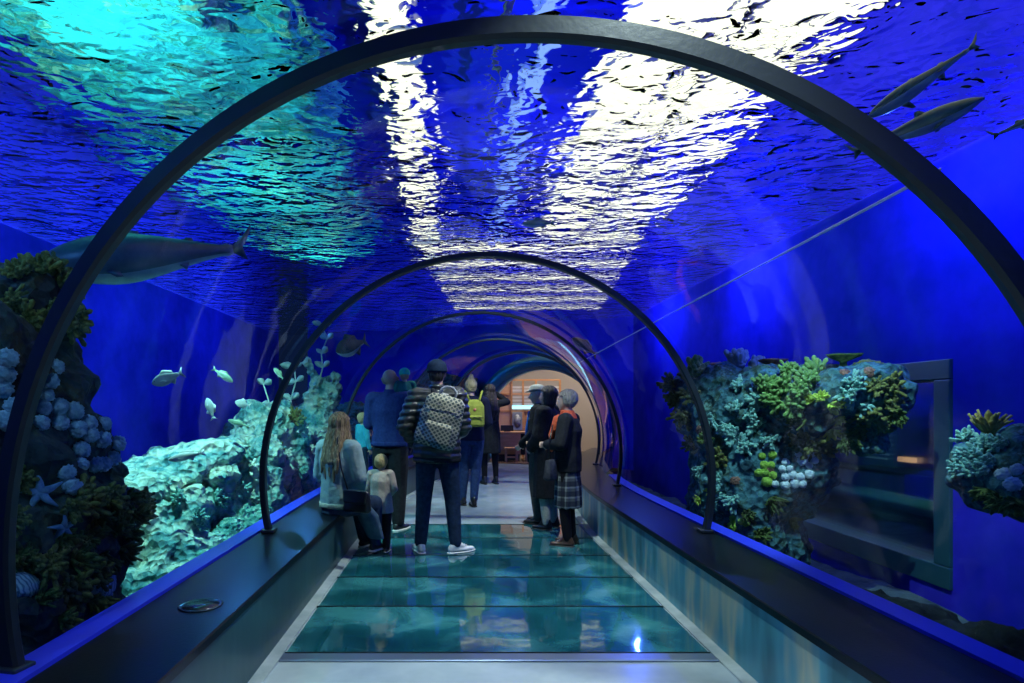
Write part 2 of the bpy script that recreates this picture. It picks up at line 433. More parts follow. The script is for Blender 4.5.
# ================================================================= rocks and corals
from mathutils.bvhtree import BVHTree
def fr(p, s, o=3): return noise.fractal(p * s, 1.0, 2.0, o)
def craggy(amp, s, seed=0.0, ridge=.5):
    off = Vector((seed, seed * 1.7, -seed))
    def f(p, n):
        q = p + off
        d = fr(q, s, 4) * amp + (abs(noise.noise(q * s * 2.3)) - .25) * amp * ridge
        cell = noise.voronoi(q * s * 3.2)[0][0]
        return p + n * (d - cell * amp * .35)
    return f
def rockmat(name, stops, scale=5, bump=1.0, bdist=.05, bscale=14, rough=.9):
    m, nt, out = new_mat(name); L = nt.links.new
    b = N(nt, 'BsdfPrincipled'); b.inputs['Roughness'].default_value = rough; b.inputs['Specular IOR Level'].default_value = .25
    tc = N(nt, 'TexCoord')
    t = N(nt, 'TexNoise'); t.inputs['Scale'].default_value = scale; t.inputs['Detail'].default_value = 8; t.inputs['Roughness'].default_value = .65
    L(tc.outputs['Object'], t.inputs['Vector'])
    L(ramp(nt, t.outputs['Fac'], stops), b.inputs['Base Color'])
    v = N(nt, 'TexVoronoi'); v.inputs['Scale'].default_value = bscale
    t2 = N(nt, 'TexNoise'); t2.inputs['Scale'].default_value = bscale * .6; t2.inputs['Detail'].default_value = 8
    L(tc.outputs['Object'], v.inputs['Vector']); L(tc.outputs['Object'], t2.inputs['Vector'])
    ad = N(nt, 'Math', operation='ADD'); L(v.outputs['Distance'], ad.inputs[0]); L(t2.outputs['Fac'], ad.inputs[1])
    bp = N(nt, 'Bump'); bp.inputs['Strength'].default_value = bump; bp.inputs['Distance'].default_value = bdist
    L(ad.outputs[0], bp.inputs['Height']); L(bp.outputs[0], b.inputs['Normal'])
    L(b.outputs[0], out.inputs['Surface']); return m
M_dark = rockmat('dark_reef_rock', [(.3, (.008, .012, .02)), (.5, (.03, .045, .06)), (.6, (.05, .05, .03)), (.7, (.06, .11, .12))], 6)
M_cor = rockmat('encrusted_rock', [(.28, (.004, .008, .015)), (.42, (.02, .08, .11)), (.5, (.06, .2, .24)), (.58, (.03, .07, .05)), (.66, (.14, .32, .30)), (.8, (.18, .1, .16))], 7)
M_pale = rockmat('pale_reef_rock', [(.3, (.01, .06, .08)), (.42, (.10, .34, .34)), (.52, (.40, .62, .52)), (.62, (.62, .72, .55)), (.75, (.85, .9, .75))], 4, bdist=.07)
M_poly = rockmat('dotted_reef_rock', [(.35, (.02, .16, .16)), (.5, (.14, .48, .42)), (.65, (.55, .85, .7))], 9, bdist=.06, bscale=26)

def rock(name, balls, mat, label, cat='rock', voxel=.05, amp=.16, s=1.6, seed=0, group=None, kids=2):
    b = bmesh.new()
    for h in balls: hull(b, h, kids)
    o = fuse(name, b, mat, voxel=voxel, smooth=2, post=craggy(amp, s, seed))
    return tag(o, label, cat, group)

left_rock = rock('reef_rock', [[((-2.78, 3.1, -.2), (1.0, 1.0, .3)), ((-2.78, 3.1, 1.0), (.95, .95, .5))],
                                 [((-2.78, 3.1, 1.0), (.95, .92, .5)), ((-2.85, 3.0, 1.9), (.85, .8, .36))],
                                 [((-2.32, 3.55, -.1), .42), ((-2.3, 3.5, .75), .36)]],
                 M_dark, 'tall dark reef rock at the left glass, covered in blue pompom corals', voxel=.035, amp=.15, s=2.2, seed=3)
island = rock('coral_rock', [[((2.78, 5.75, .0), (.5, .6, .4)), ((2.75, 5.75, 1.35), (.52, .62, .35))],
                             [((2.45, 6.05, 1.3), .3), ((2.5, 6.0, 1.62), (.33, .4, .17)), ((3.1, 5.3, 1.6), (.5, .5, .18))],
                             [((3.1, 5.2, 1.35), (.45, .5, .3)), ((3.35, 4.92, 1.42), (.34, .32, .33)), ((3.25, 4.95, 1.66), (.36, .4, .12))],
                             [((3.0, 5.3, .9), .35), ((2.85, 5.6, .5), .4)],
                             [((3.34, 4.75, 1.1), .1), ((3.3, 4.95, 1.2), .2)]],
              M_cor, 'large overhanging coral rock behind the right glass, before the viewing window', voxel=.03, amp=.11, s=2.6, seed=11)
small_rock = rock('coral_rock', [[((3.45, 3.55, .98), (.46, .42, .28)), ((3.6, 3.5, 1.15), (.5, .4, .17))],
                                 [((3.75, 3.5, .9), .32), ((3.78, 3.45, -.2), .26)]],
                  M_cor, 'smaller coral rock cut off by the right picture edge', voxel=.03, amp=.09, s=3, seed=21)
low_rock = rock('low_rock', [[((2.75, 3.7, -.25), (.5, .7, .32)), ((3.3, 2.9, -.2), (.6, .8, .4))], [((3.0, 2.3, -.2), (.6, .6, .4))], [((3.2, 4.6, -.3), (.6, .6, .25))]],
                pmat('low_rock_stone', (.006, .009, .012), .95, color2=(.02, .03, .03), scale=5, bump=1, bscale=18, bdist=.04, spec=.1), 'low dark rocks lying below the viewing window', voxel=.045, amp=.1, s=3, seed=31)
# the bright reef
reef = rock('reef_ridge', [[((-2.55, 4.8, -.3), (.5, .6, .4)), ((-2.75, 5.4, .2), (.6, .6, .5))],
                           [((-2.8, 5.4, .1), (.65, .7, .5)), ((-2.6, 6.6, .35), (.62, .8, .55))],
                           [((-2.6, 6.4, .3), (.62, .7, .6)), ((-2.55, 7.8, .6), (.65, .8, .75))],
                           [((-2.55, 7.7, .6), (.6, .8, .75)), ((-2.5, 9.6, .5), (.7, 1.0, .7))],
                           [((-3.7, 5.4, -.1), (.9, 1.2, .4)), ((-3.9, 7.8, .3), (.9, 1.5, .5))]],
            M_pale, 'long pale turquoise reef ridge behind the left glass', voxel=.04, amp=.22, s=2.0, seed=41)
slab = rock('reef_slab', [[((-2.95, 5.3, .62), (.5, .35, .12)), ((-2.55, 6.3, .98), (.4, .4, .13))]],
            M_pale, 'flat pale rock slab lying slanted on top of the reef ridge', voxel=.03, amp=.08, s=3, seed=45)
slope = rock('reef_slope', [[((-2.15, 4.55, -.35), (.3, .6, .5)), ((-2.1, 6.2, -.3), (.3, .8, .75))]],
             M_poly, 'turquoise rock slope dotted with polyps, along the left ledge', voxel=.03, amp=.08, s=4, seed=47)
boulders = []
for i, (x, y, z, r, lb) in enumerate([(-2.35, 5.9, .72, .2, 'pale boulder low on the reef ridge, nearest the dark reef rock'),
                                     (-2.2, 6.9, .85, .24, 'rounded pale boulder halfway along the reef ridge'),
                                     (-2.3, 7.9, 1.25, .26, 'high pale boulder on the reef ridge behind the sitting woman')]):
    boulders.append(rock('boulder', [[((x, y, z), (r, r * 1.2, r * .8)), ((x - .1, y + .15, z + .05), (r * .8, r, r * .7))]], M_pale, lb, voxel=.025, amp=.07, s=4, seed=50 + i, group='boulders on the reef ridge'))
pinnacle = rock('reef_pinnacle', [[((-2.0, 8.6, 1.0), .28), ((-1.95, 8.6, 1.7), .2)], [((-1.95, 8.6, 1.6), .17), ((-2.12, 8.5, 2.0), .08)], [((-1.8, 8.5, 1.5), .15), ((-1.7, 8.4, 1.85), .08)]],
                M_pale, 'upright reef pinnacle rising behind the sitting woman', voxel=.025, amp=.12, s=4, seed=60)
far_rock = rock('far_rock', [[((-3.6, 11, .3), (.9, 1.5, .9)), ((-2.2, 13, .5), (1.3, 1.2, 1.0))], [((-.6, 14.6, 1.0), (.9, .6, 1.2)), ((.1, 15, 1.7), (.5, .4, .6))]],
                M_cor, 'dark far reef rock beside the exit portal', voxel=.06, amp=.2, s=2, seed=70)

def bvh(o):
    me = o.data
    return BVHTree.FromPolygons([o.matrix_world @ v.co for v in me.vertices], [tuple(p.vertices) for p in me.polygons])
_bv = {}
def stick(o, px, py):
    """where the line of sight of a photograph pixel meets the rock"""
    if o.name not in _bv: _bv[o.name] = bvh(o)
    d = at(px, py, 1.0) - Vector((0, 0, EYE)); d.normalize()
    h = _bv[o.name].ray_cast(Vector((0, 0, EYE)), d)
    return (h[0], h[1]) if h[0] is not None else (None, None)
def onto(n, spin=0.0):
    return (n.to_track_quat('Z', 'Y').to_matrix() @ Matrix.Rotation(spin, 3, 'Z')).to_euler()

# --- pompom corals: one mesh, many things
def lumpy(radius, bumps, depth, sub=4, flat=1.0):
    t = bmesh.new(); bmesh.ops.create_icosphere(t, subdivisions=sub, radius=radius)
    for v in t.verts:
        n = v.co.normalized(); c = noise.voronoi(n * bumps)[0][0]
        v.co *= 1 + depth * (.5 - c); v.co.z *= flat
    return t
def cmat(name, c1, c2, sc=30): return pmat(name, c1, .7, color2=c2, scale=sc, bump=.6, bscale=sc * 2, spec=.2)
M_pom = cmat('pale_blue_coral', (.16, .34, .5), (.36, .58, .72))
def pom_proto(radius, mat, name='pompom_coral', lab='', grp=''):
    t = lumpy(radius, 3.4, .5, 4, .85); bmesh.ops.translate(t, verts=t.verts, vec=(0, 0, radius * .45))
    o = obj(name, t, mat); return tag(o, lab, 'coral', grp)
KS = 1.0
def spots(rockobj, pts, proto, group=None, label=None, s=(.85, 1.15)):
    used = False; outp = []
    for q in pts:
        p, n = stick(rockobj, q[0], q[1])
        if p is None: continue
        k = rnd.uniform(*s) * KS * (q[2] if len(q) > 2 else 1)
        if not used: o = proto; used = True
        else:
            o = proto.copy(); COL.objects.link(o)
            for ch in [c for c in bpy.data.objects if c.parent == proto]:
                c = ch.copy(); COL.objects.link(c); c.parent = o
        o.location = p - n * .01; o.rotation_euler = onto(n, rnd.uniform(0, 6)); o.scale = (k,) * 3
        if label: o['label'] = label
        outp.append(o)
    if not used: bpy.data.objects.remove(proto)
    return outp
pc = [(20, 65), (12, 100), (5, 140), (130, 88), (117, 120), (105, 152), (97, 184), (94, 220), (137, 180), (139, 220), (173, 190), (181, 234), (224, 188),
      (208, 218), (212, 247), (243, 222), (239, 258), (268, 238), (190, 281), (188, 319), (219, 316), (243, 317), (263, 303), (274, 268), (297, 240),
      (300, 268), (318, 238), (322, 262), (290, 308), (316, 285), (313, 318), (155, 335), (168, 370), (35, 180), (12, 212), (330, 300)]
spots(left_rock, [(x / 2.356, 330 + y / 2.356) for x, y in pc],
      pom_proto(.043, M_pom, 'pompom_coral', 'pale blue pompom coral in the cluster on the tall dark reef rock', 'pale blue pompom corals on the dark reef rock'), s=(.9, 1.1))
pr_ = [(290, 303), (283, 318), (300, 318), (318, 285), (325, 300), (305, 330), (320, 335), (340, 330), (290, 335), (340, 310), (310, 350), (290, 352), (325, 350), (268, 350), (335, 290), (352, 300), (322, 268), (348, 285)]
spots(island, [(650 + x * .468, 320 + y * .4685) for x, y in pr_],
      pom_proto(.036, cmat('white_blue_coral', (.4, .6, .7), (.7, .85, .85)), 'pompom_coral', 'whitish blue pompom coral bunched low on the large coral rock', 'whitish pompom corals on the large coral rock'), s=(.8, 1.1))
pg = [(240, 290), (232, 325), (245, 325), (260, 310), (262, 288), (250, 345), (175, 385), (170, 400), (180, 425), (195, 430), (205, 432), (178, 440), (245, 310), (262, 330)]
spots(island, [(650 + x * .468, 320 + y * .4685) for x, y in pg],
      pom_proto(.036, cmat('lime_coral', (.16, .36, .04), (.36, .6, .1)), 'button_coral', 'lime green button coral bunched at the middle of the large coral rock', 'lime button corals on the large coral rock'), s=(.8, 1.2))
spots(small_rock, [(1003, 475), (1013, 485), (1018, 470)],
      pom_proto(.036, bpy.data.materials['white_blue_coral'], 'pompom_coral', 'whitish pompom coral on the smaller coral rock at the picture edge', 'pompom corals on the smaller coral rock'))

# --- bushy corals: knobbly branches
def bush(seed, n=26, h=.1, r=.012, spread=1.0, knob=1.5):
    rr = random.Random(seed); t = bmesh.new()
    for i in range(n):
        a = rr.uniform(0, 6.283); e = rr.uniform(0, 1) ** .6 * spread
        d = Vector((math.cos(a) * e, math.sin(a) * e, 1.1 - .6 * e)).normalized()
        L = h * rr.uniform(.75, 1.1); side = Vector((rr.uniform(-1, 1), rr.uniform(-1, 1), rr.uniform(-.5, 1))) * L * .25
        p1 = d * L * .5 + side * .4; p2 = d * L + side
        tube(t, [d * L * .1, p1, p2, p2 + d * r * 1.2], [r, r * .9, r * knob, r * .5], 6)
        for _ in range(3):
            e2 = p1 + Vector((rr.uniform(-1, 1), rr.uniform(-1, 1), rr.uniform(-.2, 1))).normalized() * L * .35
            tube(t, [p1, (p1 + e2) / 2 + d * r, e2], [r * .8, r * .8, r * knob * .8], 5)
    return t
def leafy(seed, n=30, h=.12):
    rr = random.Random(seed); t = bmesh.new()
    for i in range(n):
        a = rr.uniform(0, 6.283); e = rr.uniform(.2, 1.1)
        d = Vector((math.cos(a) * e, math.sin(a) * e, 1.0)).normalized(); L = h * rr.uniform(.6, 1.1)
        s = Vector((-math.sin(a), math.cos(a), 0)); w = h * .16; nn = d.cross(s) * h * .05
        rows = []
        for k, (q, ww) in enumerate(((.1, .4), (.45, 1.0), (.8, .8), (1.0, .2))):
            c = d * L * q + Vector((0, 0, math.sin(q * 5 + a) * h * .06))
            rows.append([t.verts.new(c - s * w * ww), t.verts.new(c + nn), t.verts.new(c + s * w * ww), t.verts.new(c - nn)])
        for k in range(3):
            for j in range(4): t.faces.new((rows[k][j], rows[k][(j + 1) % 4], rows[k + 1][(j + 1) % 4], rows[k + 1][j]))
        t.faces.new(rows[0][::-1]); t.faces.new(rows[3])
    return t
def rgb(h): return tuple((c / 255) ** 2.2 for c in h)
kinds = {
 'olive': (cmat('olive_coral', (.06, .08, .02), (.2, .24, .07)), 'branching_coral', 'olive', lambda s: bush(s, 26, .12, .011)),
 'green': (cmat('green_coral', (.08, .22, .06), (.2, .38, .12)), 'branching_coral', 'green', lambda s: bush(s, 30, .12, .012)),
 'lime': (cmat('yellow_green_coral', (.3, .5, .05), (.55, .75, .15)), 'leafy_coral', 'bright yellow green', lambda s: leafy(s, 34, .11)),
 'teal': (cmat('teal_coral', (.08, .3, .3), (.3, .6, .5)), 'branching_coral', 'pale teal', lambda s: bush(s, 34, .1, .009)),
 'brown': (cmat('brown_coral', (.12, .07, .05), (.3, .17, .13)), 'knobbly_coral', 'reddish brown', lambda s: lumpy(.07, 3, .5, 4, .7)),
 'moss': (cmat('moss_leaf', (.03, .07, .02), (.12, .2, .05)), 'leafy_coral', 'dark mossy', lambda s: leafy(s, 40, .14)),
 'cream': (cmat('cream_coral', (.5, .6, .5), (.75, .85, .7)), 'branching_coral', 'cream', lambda s: bush(s, 30, .1, .012)),
}
def plant(rk, kind, pts, where, scale=1.0, seed=0):
    m, nm, col, fn = kinds[kind]
    p = tag(obj(nm, fn(seed), m), '%s %s %s' % (col, nm.replace('_', ' '), where), 'coral', '%s corals %s' % (col, where))
    return spots(rk, [(a, b, scale) for a, b in pts], p, s=(.8, 1.25))
KS = .82
W1 = 'on the large coral rock'
plant(island, 'green', [(770, 395), (785, 385), (800, 392), (795, 405), (780, 402), (808, 382), (790, 372), (815, 375), (766, 385)], W1 + ', upper middle', 1.25, 1)
plant(island, 'lime', [(822, 398), (830, 405), (812, 400), (838, 420), (845, 398), (832, 430), (700, 500), (715, 490)], W1 + ', right half', 1.0, 2)
plant(island, 'olive', [(672, 385), (678, 400), (684, 415), (675, 372), (690, 378), (692, 445), (680, 440), (720, 458), (690, 395), (800, 440), (815, 445), (870, 412), (885, 400), (890, 385), (875, 385)], W1 + ', left rim and overhang', 1.15, 3)
plant(island, 'teal', [(725, 425), (733, 435), (742, 445), (755, 425), (748, 415), (735, 410), (710, 420), (850, 395), (862, 405), (722, 495), (735, 500), (718, 480), (700, 470), (770, 440), (760, 400), (740, 385), (852, 385)], W1 + ', blue green face', 1.0, 4)
plant(island, 'moss', [(745, 515), (770, 500), (790, 520), (720, 540), (860, 430), (880, 425), (845, 440), (895, 415), (760, 535), (805, 420), (705, 440)], W1 + ', shaded underside', 1.1, 5)
plant(island, 'brown', [(720, 455), (710, 360), (735, 480), (870, 372), (845, 372), (700, 430), (770, 470)], W1 + ', scattered', .8, 6)
plant(small_rock, 'teal', [(968, 440), (975, 455), (985, 445), (965, 455), (1000, 445), (990, 465), (960, 470), (975, 470)], 'on the smaller coral rock at the picture edge', .9, 7)
plant(small_rock, 'moss', [(985, 490), (1000, 500), (1015, 500), (1010, 520), (1015, 550), (1005, 530)], 'under the smaller coral rock at the picture edge', 1.0, 8)
W2 = 'on the tall dark reef rock'
plant(left_rock, 'moss', [(127, 534), (135, 515), (120, 550), (140, 530), (110, 530), (95, 520), (85, 540), (125, 500), (140, 560), (100, 555), (130, 575), (60, 540), (75, 560), (115, 300), (95, 290), (125, 320), (20, 560), (40, 600), (60, 620), (90, 600)], W2, 1.05, 9)
plant(left_rock, 'olive', [(140, 500), (132, 480), (143, 545), (105, 500), (80, 500), (115, 515), (95, 575), (70, 590), (30, 560), (110, 285), (75, 285), (55, 275), (135, 345), (20, 275), (40, 272), (60, 288), (88, 300), (108, 312), (10, 300), (28, 320), (50, 305), (70, 320), (95, 330), (20, 480), (10, 520), (70, 510), (50, 565)], W2, .95, 10)
# upright crown corals on top of the big coral rock
def crown(px, py, Y, mat, kind, label, h, seed):
    p = at(px, py, Y)
    hit = _bv[island.name].ray_cast(p + Vector((0, 0, 1.0)), Vector((0, 0, -1)))
    z = hit[0].z if hit[0] is not None else p.z
    if kind == 'tuft': t = bush(seed, 30, h, h * .11, .35, 1.3); nm = 'tufted_coral'
    elif kind == 'table':
        t = bmesh.new(); lathe(t, [(.03, -.03), (.025, h * .5), (h * .9, h * .85), (h * 1.0, h), (h * .5, h * 1.02)], 20); nm = 'table_coral'
        for v in t.verts:
            a = math.atan2(v.co.y, v.co.x); v.co.x *= 1 + .2 * math.sin(3 * a + seed); v.co.y *= 1 + .2 * math.cos(4 * a + seed)
    else: t = lumpy(h, 3, .6, 4, .5); nm = 'knobbly_coral'
    o = obj(nm, t, mat); o.location = (p.x, p.y, z - .02); return tag(o, label, 'coral')
K = {k: v[0] for k, v in kinds.items()}
crown(698, 360, 5.9, K['green'], 'tuft', 'tall green tufted coral on the top left of the large coral rock', .2, 5)
crown(738, 360, 5.9, K['cream'], 'tuft', 'cream tufted coral on top of the large coral rock, left of two', .19, 6)
crown(757, 360, 5.8, K['cream'], 'tuft', 'cream tufted coral on top of the large coral rock, right of two', .17, 8)
crown(719, 362, 5.9, K['brown'], 'lump', 'reddish brown knobbly coral on top, beside the green tuft', .14, 7)
crown(772, 362, 5.6, K['brown'], 'table', 'thin brown table coral on top of the large coral rock', .12, 2)
crown(812, 365, 5.3, K['moss'], 'lump', 'dark mossy lump on top of the large coral rock', .12, 3)
crown(843, 368, 5.1, K['moss'], 'table', 'dark table coral over the overhang of the large coral rock', .13, 4)
crown(868, 368, 4.95, K['olive'], 'lump', 'olive lump at the outer end of the overhang', .1, 5)
_bv[small_rock.name] = bvh(small_rock)
p = at(990, 432, 3.6); o = obj('leafy_coral', leafy(99, 46, .15), cmat('ochre_coral', (.25, .22, .06), (.45, .4, .12))); o.location = (p.x, p.y, p.z - .02); tag(o, 'ochre leafy coral on top of the smaller coral rock', 'coral')
p, n = stick(small_rock, 1003, 530)
if p: o = obj('leaf_coral', lumpy(.055, 1.5, .2, 3, .35), K['lime']); o.location = p; o.rotation_euler = onto(n); tag(o, 'bright green round coral under the smaller coral rock', 'coral')
# brain corals and starfish on the dark rock
M_brain = pmat('brain_coral', (.15, .35, .42), .7, stops=[(.2, (.08, .2, .28)), (.5, (.3, .5, .55))], kind='wave', scale=18, bump=.6, bscale=30)
for (x, y, s, lb) in ((108, 354, .07, 'pale brain coral high on the tall dark reef rock'), (102, 582, .1, 'large pale brain coral low on the tall dark reef rock'), (22, 585, .07, 'small bluish brain coral in the bottom corner of the dark reef rock')):
    p, n = stick(left_rock, x, y)
    if p: o = obj('brain_coral', lumpy(s, 4, .25, 4, .6), M_brain); o.location = p; o.rotation_euler = onto(n); tag(o, lb, 'coral')
M_star = cmat('blue_starfish', (.08, .2, .4), (.18, .35, .55))
def star(r):
    t = bmesh.new()
    for k in range(5):
        a = k * 1.2566
        tube(t, [(0, 0, .012), (math.cos(a) * r * .5, math.sin(a) * r * .5, .014), (math.cos(a + .1) * r, math.sin(a + .1) * r, .004)], [r * .24, r * .15, r * .04], 8)
    return t
for (x, y, s, lb) in ((42, 493, .1, 'blue starfish on the dark reef rock below the pompom corals'), (60, 524, .075, 'smaller blue starfish on the dark reef rock, below the other')):
    p, n = stick(left_rock, x, y)
    if p: o = obj('starfish', star(s), M_star); o.location = p + n * .02; o.rotation_euler = onto(n, .4); tag(o, lb, 'starfish', 'blue starfish')
# corals on the bright reef
W3 = 'on the pale reef ridge'; KS = .8
plant(reef, 'cream', [(300, 430), (285, 455), (250, 470), (235, 450), (205, 470), (320, 425), (310, 450), (190, 475), (270, 440)], W3, 1.3, 12)
plant(reef, 'teal', [(180, 500), (195, 520), (215, 500), (240, 490), (260, 470), (165, 490), (300, 470), (320, 455), (225, 470)], W3, 1.4, 13)
plant(reef, 'olive', [(330, 410), (310, 405), (295, 420), (340, 430), (275, 455)], W3 + ', far end', 1.5, 14)
# fronds on the pinnacle: leathery blades on a wavy stem
M_frond = pmat('pale_frond', (.35, .5, .4), .5, color2=(.6, .75, .6), scale=8)
def frond(base, pts, size, label):
    t = bmesh.new(); P_ = [Vector(q) for q in pts]; tube(t, P_, [.014] + [.01] * (len(P_) - 1), 6)
    th = thing('kelp_frond', label, 'seaweed', base, group='pale seaweed fronds on the reef')
    obj('stem', t, M_frond, th)
    rr = random.Random(int(base[1] * 100)); 
    for i in range(1, len(P_)):
        for s in (-1, 1):
            b = bmesh.new(); d = Vector((s * rr.uniform(.4, 1), rr.uniform(-.5, .5), rr.uniform(.1, .9))).normalized(); L = size * rr.uniform(.7, 1.2)
            w = Vector((0, 1, 0)).cross(d).normalized() * L * .28; nn = Vector((0, .012, 0)); rows = []
            for q, ww in ((0, .1), (.3, .8), (.6, 1), (.85, .6), (1, .1)):
                c = P_[i] + d * L * q + Vector((0, math.sin(q * 4) * .03, -q * q * L * .15))
                rows.append([b.verts.new(c - w * ww), b.verts.new(c + nn), b.verts.new(c + w * ww), b.verts.new(c - nn)])
            for k in range(4):
                for j in range(4): b.faces.new((rows[k][j], rows[k][(j + 1) % 4], rows[k + 1][(j + 1) % 4], rows[k + 1][j]))
            b.faces.new(rows[0][::-1]); b.faces.new(rows[4])
            obj('blade', b, M_frond, th)
frond((-1.95, 8.4, 1.7), [(0, 0, 0), (.07, 0, .25), (.05, 0, .45), (.13, 0, .65), (.06, 0, .85)], .16, 'tall pale seaweed frond on the reef pinnacle')
frond((-2.25, 8.3, 1.2), [(0, 0, 0), (-.05, 0, .3), (.02, 0, .55), (.0, 0, .75)], .17, 'pale seaweed frond left of the reef pinnacle')
frond((-2.55, 8.0, 1.2), [(0, 0, 0), (.05, 0, .25), (-.03, 0, .5)], .15, 'short pale seaweed frond over the reef ridge')

# ================================================================= fish
M_shark = pmat('shark_skin', (.04, .08, .12), .35, color2=(.08, .14, .18), scale=6, spec=.5)
M_belly = pmat('pale_fish_skin', (.45, .55, .55), .4, color2=(.6, .7, .65), scale=9)
M_shbelly = pmat('shark_belly', (.16, .26, .34), .4, color2=(.26, .38, .46), scale=5)
M_bfish = pmat('dark_fish_skin', (.03, .05, .05), .4, color2=(.12, .13, .08), scale=12)
M_gshark = pmat('green_shark_skin', (.02, .07, .05), .45, color2=(.05, .13, .08), scale=7)
M_green = pmat('green_fish_skin', (.10, .22, .16), .4, color2=(.25, .4, .25), scale=9)
def sect_body(L, prof, belly=True):
    """fish body along +x: prof rows are (t, half height, half width, z centre, y centre)"""
    t = bmesh.new(); rings = []; n = 20
    for (q, hh, ww, zc, yc) in prof:
        rings.append([t.verts.new((q * L, yc * L + ww * L * math.cos(2 * math.pi * k / n), zc * L + hh * L * math.sin(2 * math.pi * k / n))) for k in range(n)])
    for i in range(len(rings) - 1):
        for k in range(n): t.faces.new((rings[i][k], rings[i][(k + 1) % n], rings[i + 1][(k + 1) % n], rings[i + 1][k])).material_index = 1 if (belly and k >= n * .56 and k < n * .94) else 0
    t.faces.new(rings[0][::-1]); t.faces.new(rings[-1]); bmesh.ops.recalc_face_normals(t, faces=t.faces)
    bmesh.ops.subdivide_edges(t, edges=t.edges[:], cuts=1, smooth=.6, use_grid_fill=True)
    return t
def fin(pts, thick, mat, parent, name='fin'):
    """a finned outline with real thickness, pts in local xyz"""
    t = bmesh.new(); P_ = [Vector(p) for p in pts]; c = sum(P_, Vector()) / len(P_)
    nn = (P_[1] - P_[0]).cross(P_[2] - P_[0]).normalized() * thick
    ring = [t.verts.new(p) for p in P_]; a = t.verts.new(c + nn); b = t.verts.new(c - nn)
    for i in range(len(P_)):
        t.faces.new((ring[i], ring[(i + 1) % len(P_)], a)); t.faces.new((ring[(i + 1) % len(P_)], ring[i], b))
    return obj(name, t, mat, parent)
def shark(label, loc, rot, L, group=None, skin=None, bend=0.0, fat=1.0):
    sk = skin or M_shark
    r = thing('shark', label, 'shark', loc, 0, group); r.rotation_euler = rot
    bd = lambda q: bend * (q - .4) ** 2 * (1 if q > .4 else 0)
    rows = [(0, .004, .006, .0), (.03, .016, .026, .004), (.08, .034, .045, .004), (.15, .052, .058, 0), (.25, .066, .066, 0), (.36, .070, .066, 0), (.48, .060, .054, .002), (.6, .044, .038, .006), (.72, .028, .024, .01), (.82, .017, .014, .012), (.88, .013, .008, .014)]
    o = obj('body', sect_body(L, [(q, h * fat, w * fat, z, bd(q)) for q, h, w, z in rows]), [sk, M_shbelly], r)
    def P3(x, y, z): return (x * L, (y + bd(x)) * L, z * L)
    fin([P3(.86, 0, .02), P3(.93, .0, .07), P3(1.0, 0, .15), P3(.96, 0, .06), P3(.92, 0, .01), P3(.95, 0, -.045), P3(.87, 0, .004)], .008 * L, sk, r, 'tail_fin')
    fin([P3(.34, 0, .06), P3(.42, 0, .13), P3(.45, 0, .125), P3(.46, 0, .055)], .008 * L, sk, r, 'dorsal_fin')
    fin([P3(.60, 0, .04), P3(.66, 0, .085), P3(.69, 0, .08), P3(.70, 0, .035)], .006 * L, sk, r, 'dorsal_fin')
    for s in (-1, 1):
        fin([P3(.24, s * .05, -.03), P3(.33, s * .15, -.09), P3(.36, s * .16, -.09), P3(.33, s * .045, -.035)], .007 * L, sk, r, 'pectoral_fin')
        fin([P3(.58, s * .03, -.03), P3(.64, s * .06, -.075), P3(.66, s * .03, -.03)], .005 * L, sk, r, 'pelvic_fin')
        b = bmesh.new(); hull(b, [(P3(.06, s * .036, .012), .007 * L)], 1); obj('eye', b, M_bfish, r)
    return r
def aim(p0, p1, roll=0.0):
    d = (Vector(p1) - Vector(p0)); L = d.length; d.normalize()
    q = d.to_track_quat('X', 'Z'); q = q @ Euler((roll, 0, 0)).to_quaternion()
    return q.to_euler(), L
def place(px0, py0, px1, py1, Y0, Y1): return at(px0, py0, Y0), at(px1, py1, Y1)
a, b_ = place(36, 264, 258, 250, 4.3, 4.9); e, L = aim(a, b_, R(10)); shark('big dark shark gliding past the nearest rib above the dark reef rock', a, e, L, bend=.25, fat=1.75)
SG = 'slender sharks beyond the upper right vault'
a, b_ = place(985, 40, 868, 118, 3.15, 3.5); e, L = aim(b_, a, R(-20)); shark('upper one of the slender greenish sharks beside the white flecks', b_, e, L, SG, M_gshark, fat=1.3)
a, b_ = place(985, 98, 846, 158, 3.3, 3.75); e, L = aim(a, b_, R(-15)); shark('lower slender shark crossing behind the nearest rib', a, e, L, SG, M_gshark, -.2, fat=1.3)
a, b_ = place(1085, 95, 988, 140, 3.2, 3.45); e, L = aim(a, b_, R(-15)); shark('shark leaving at the upper right edge, only its tail showing', a, e, L, SG, M_gshark, fat=1.3)

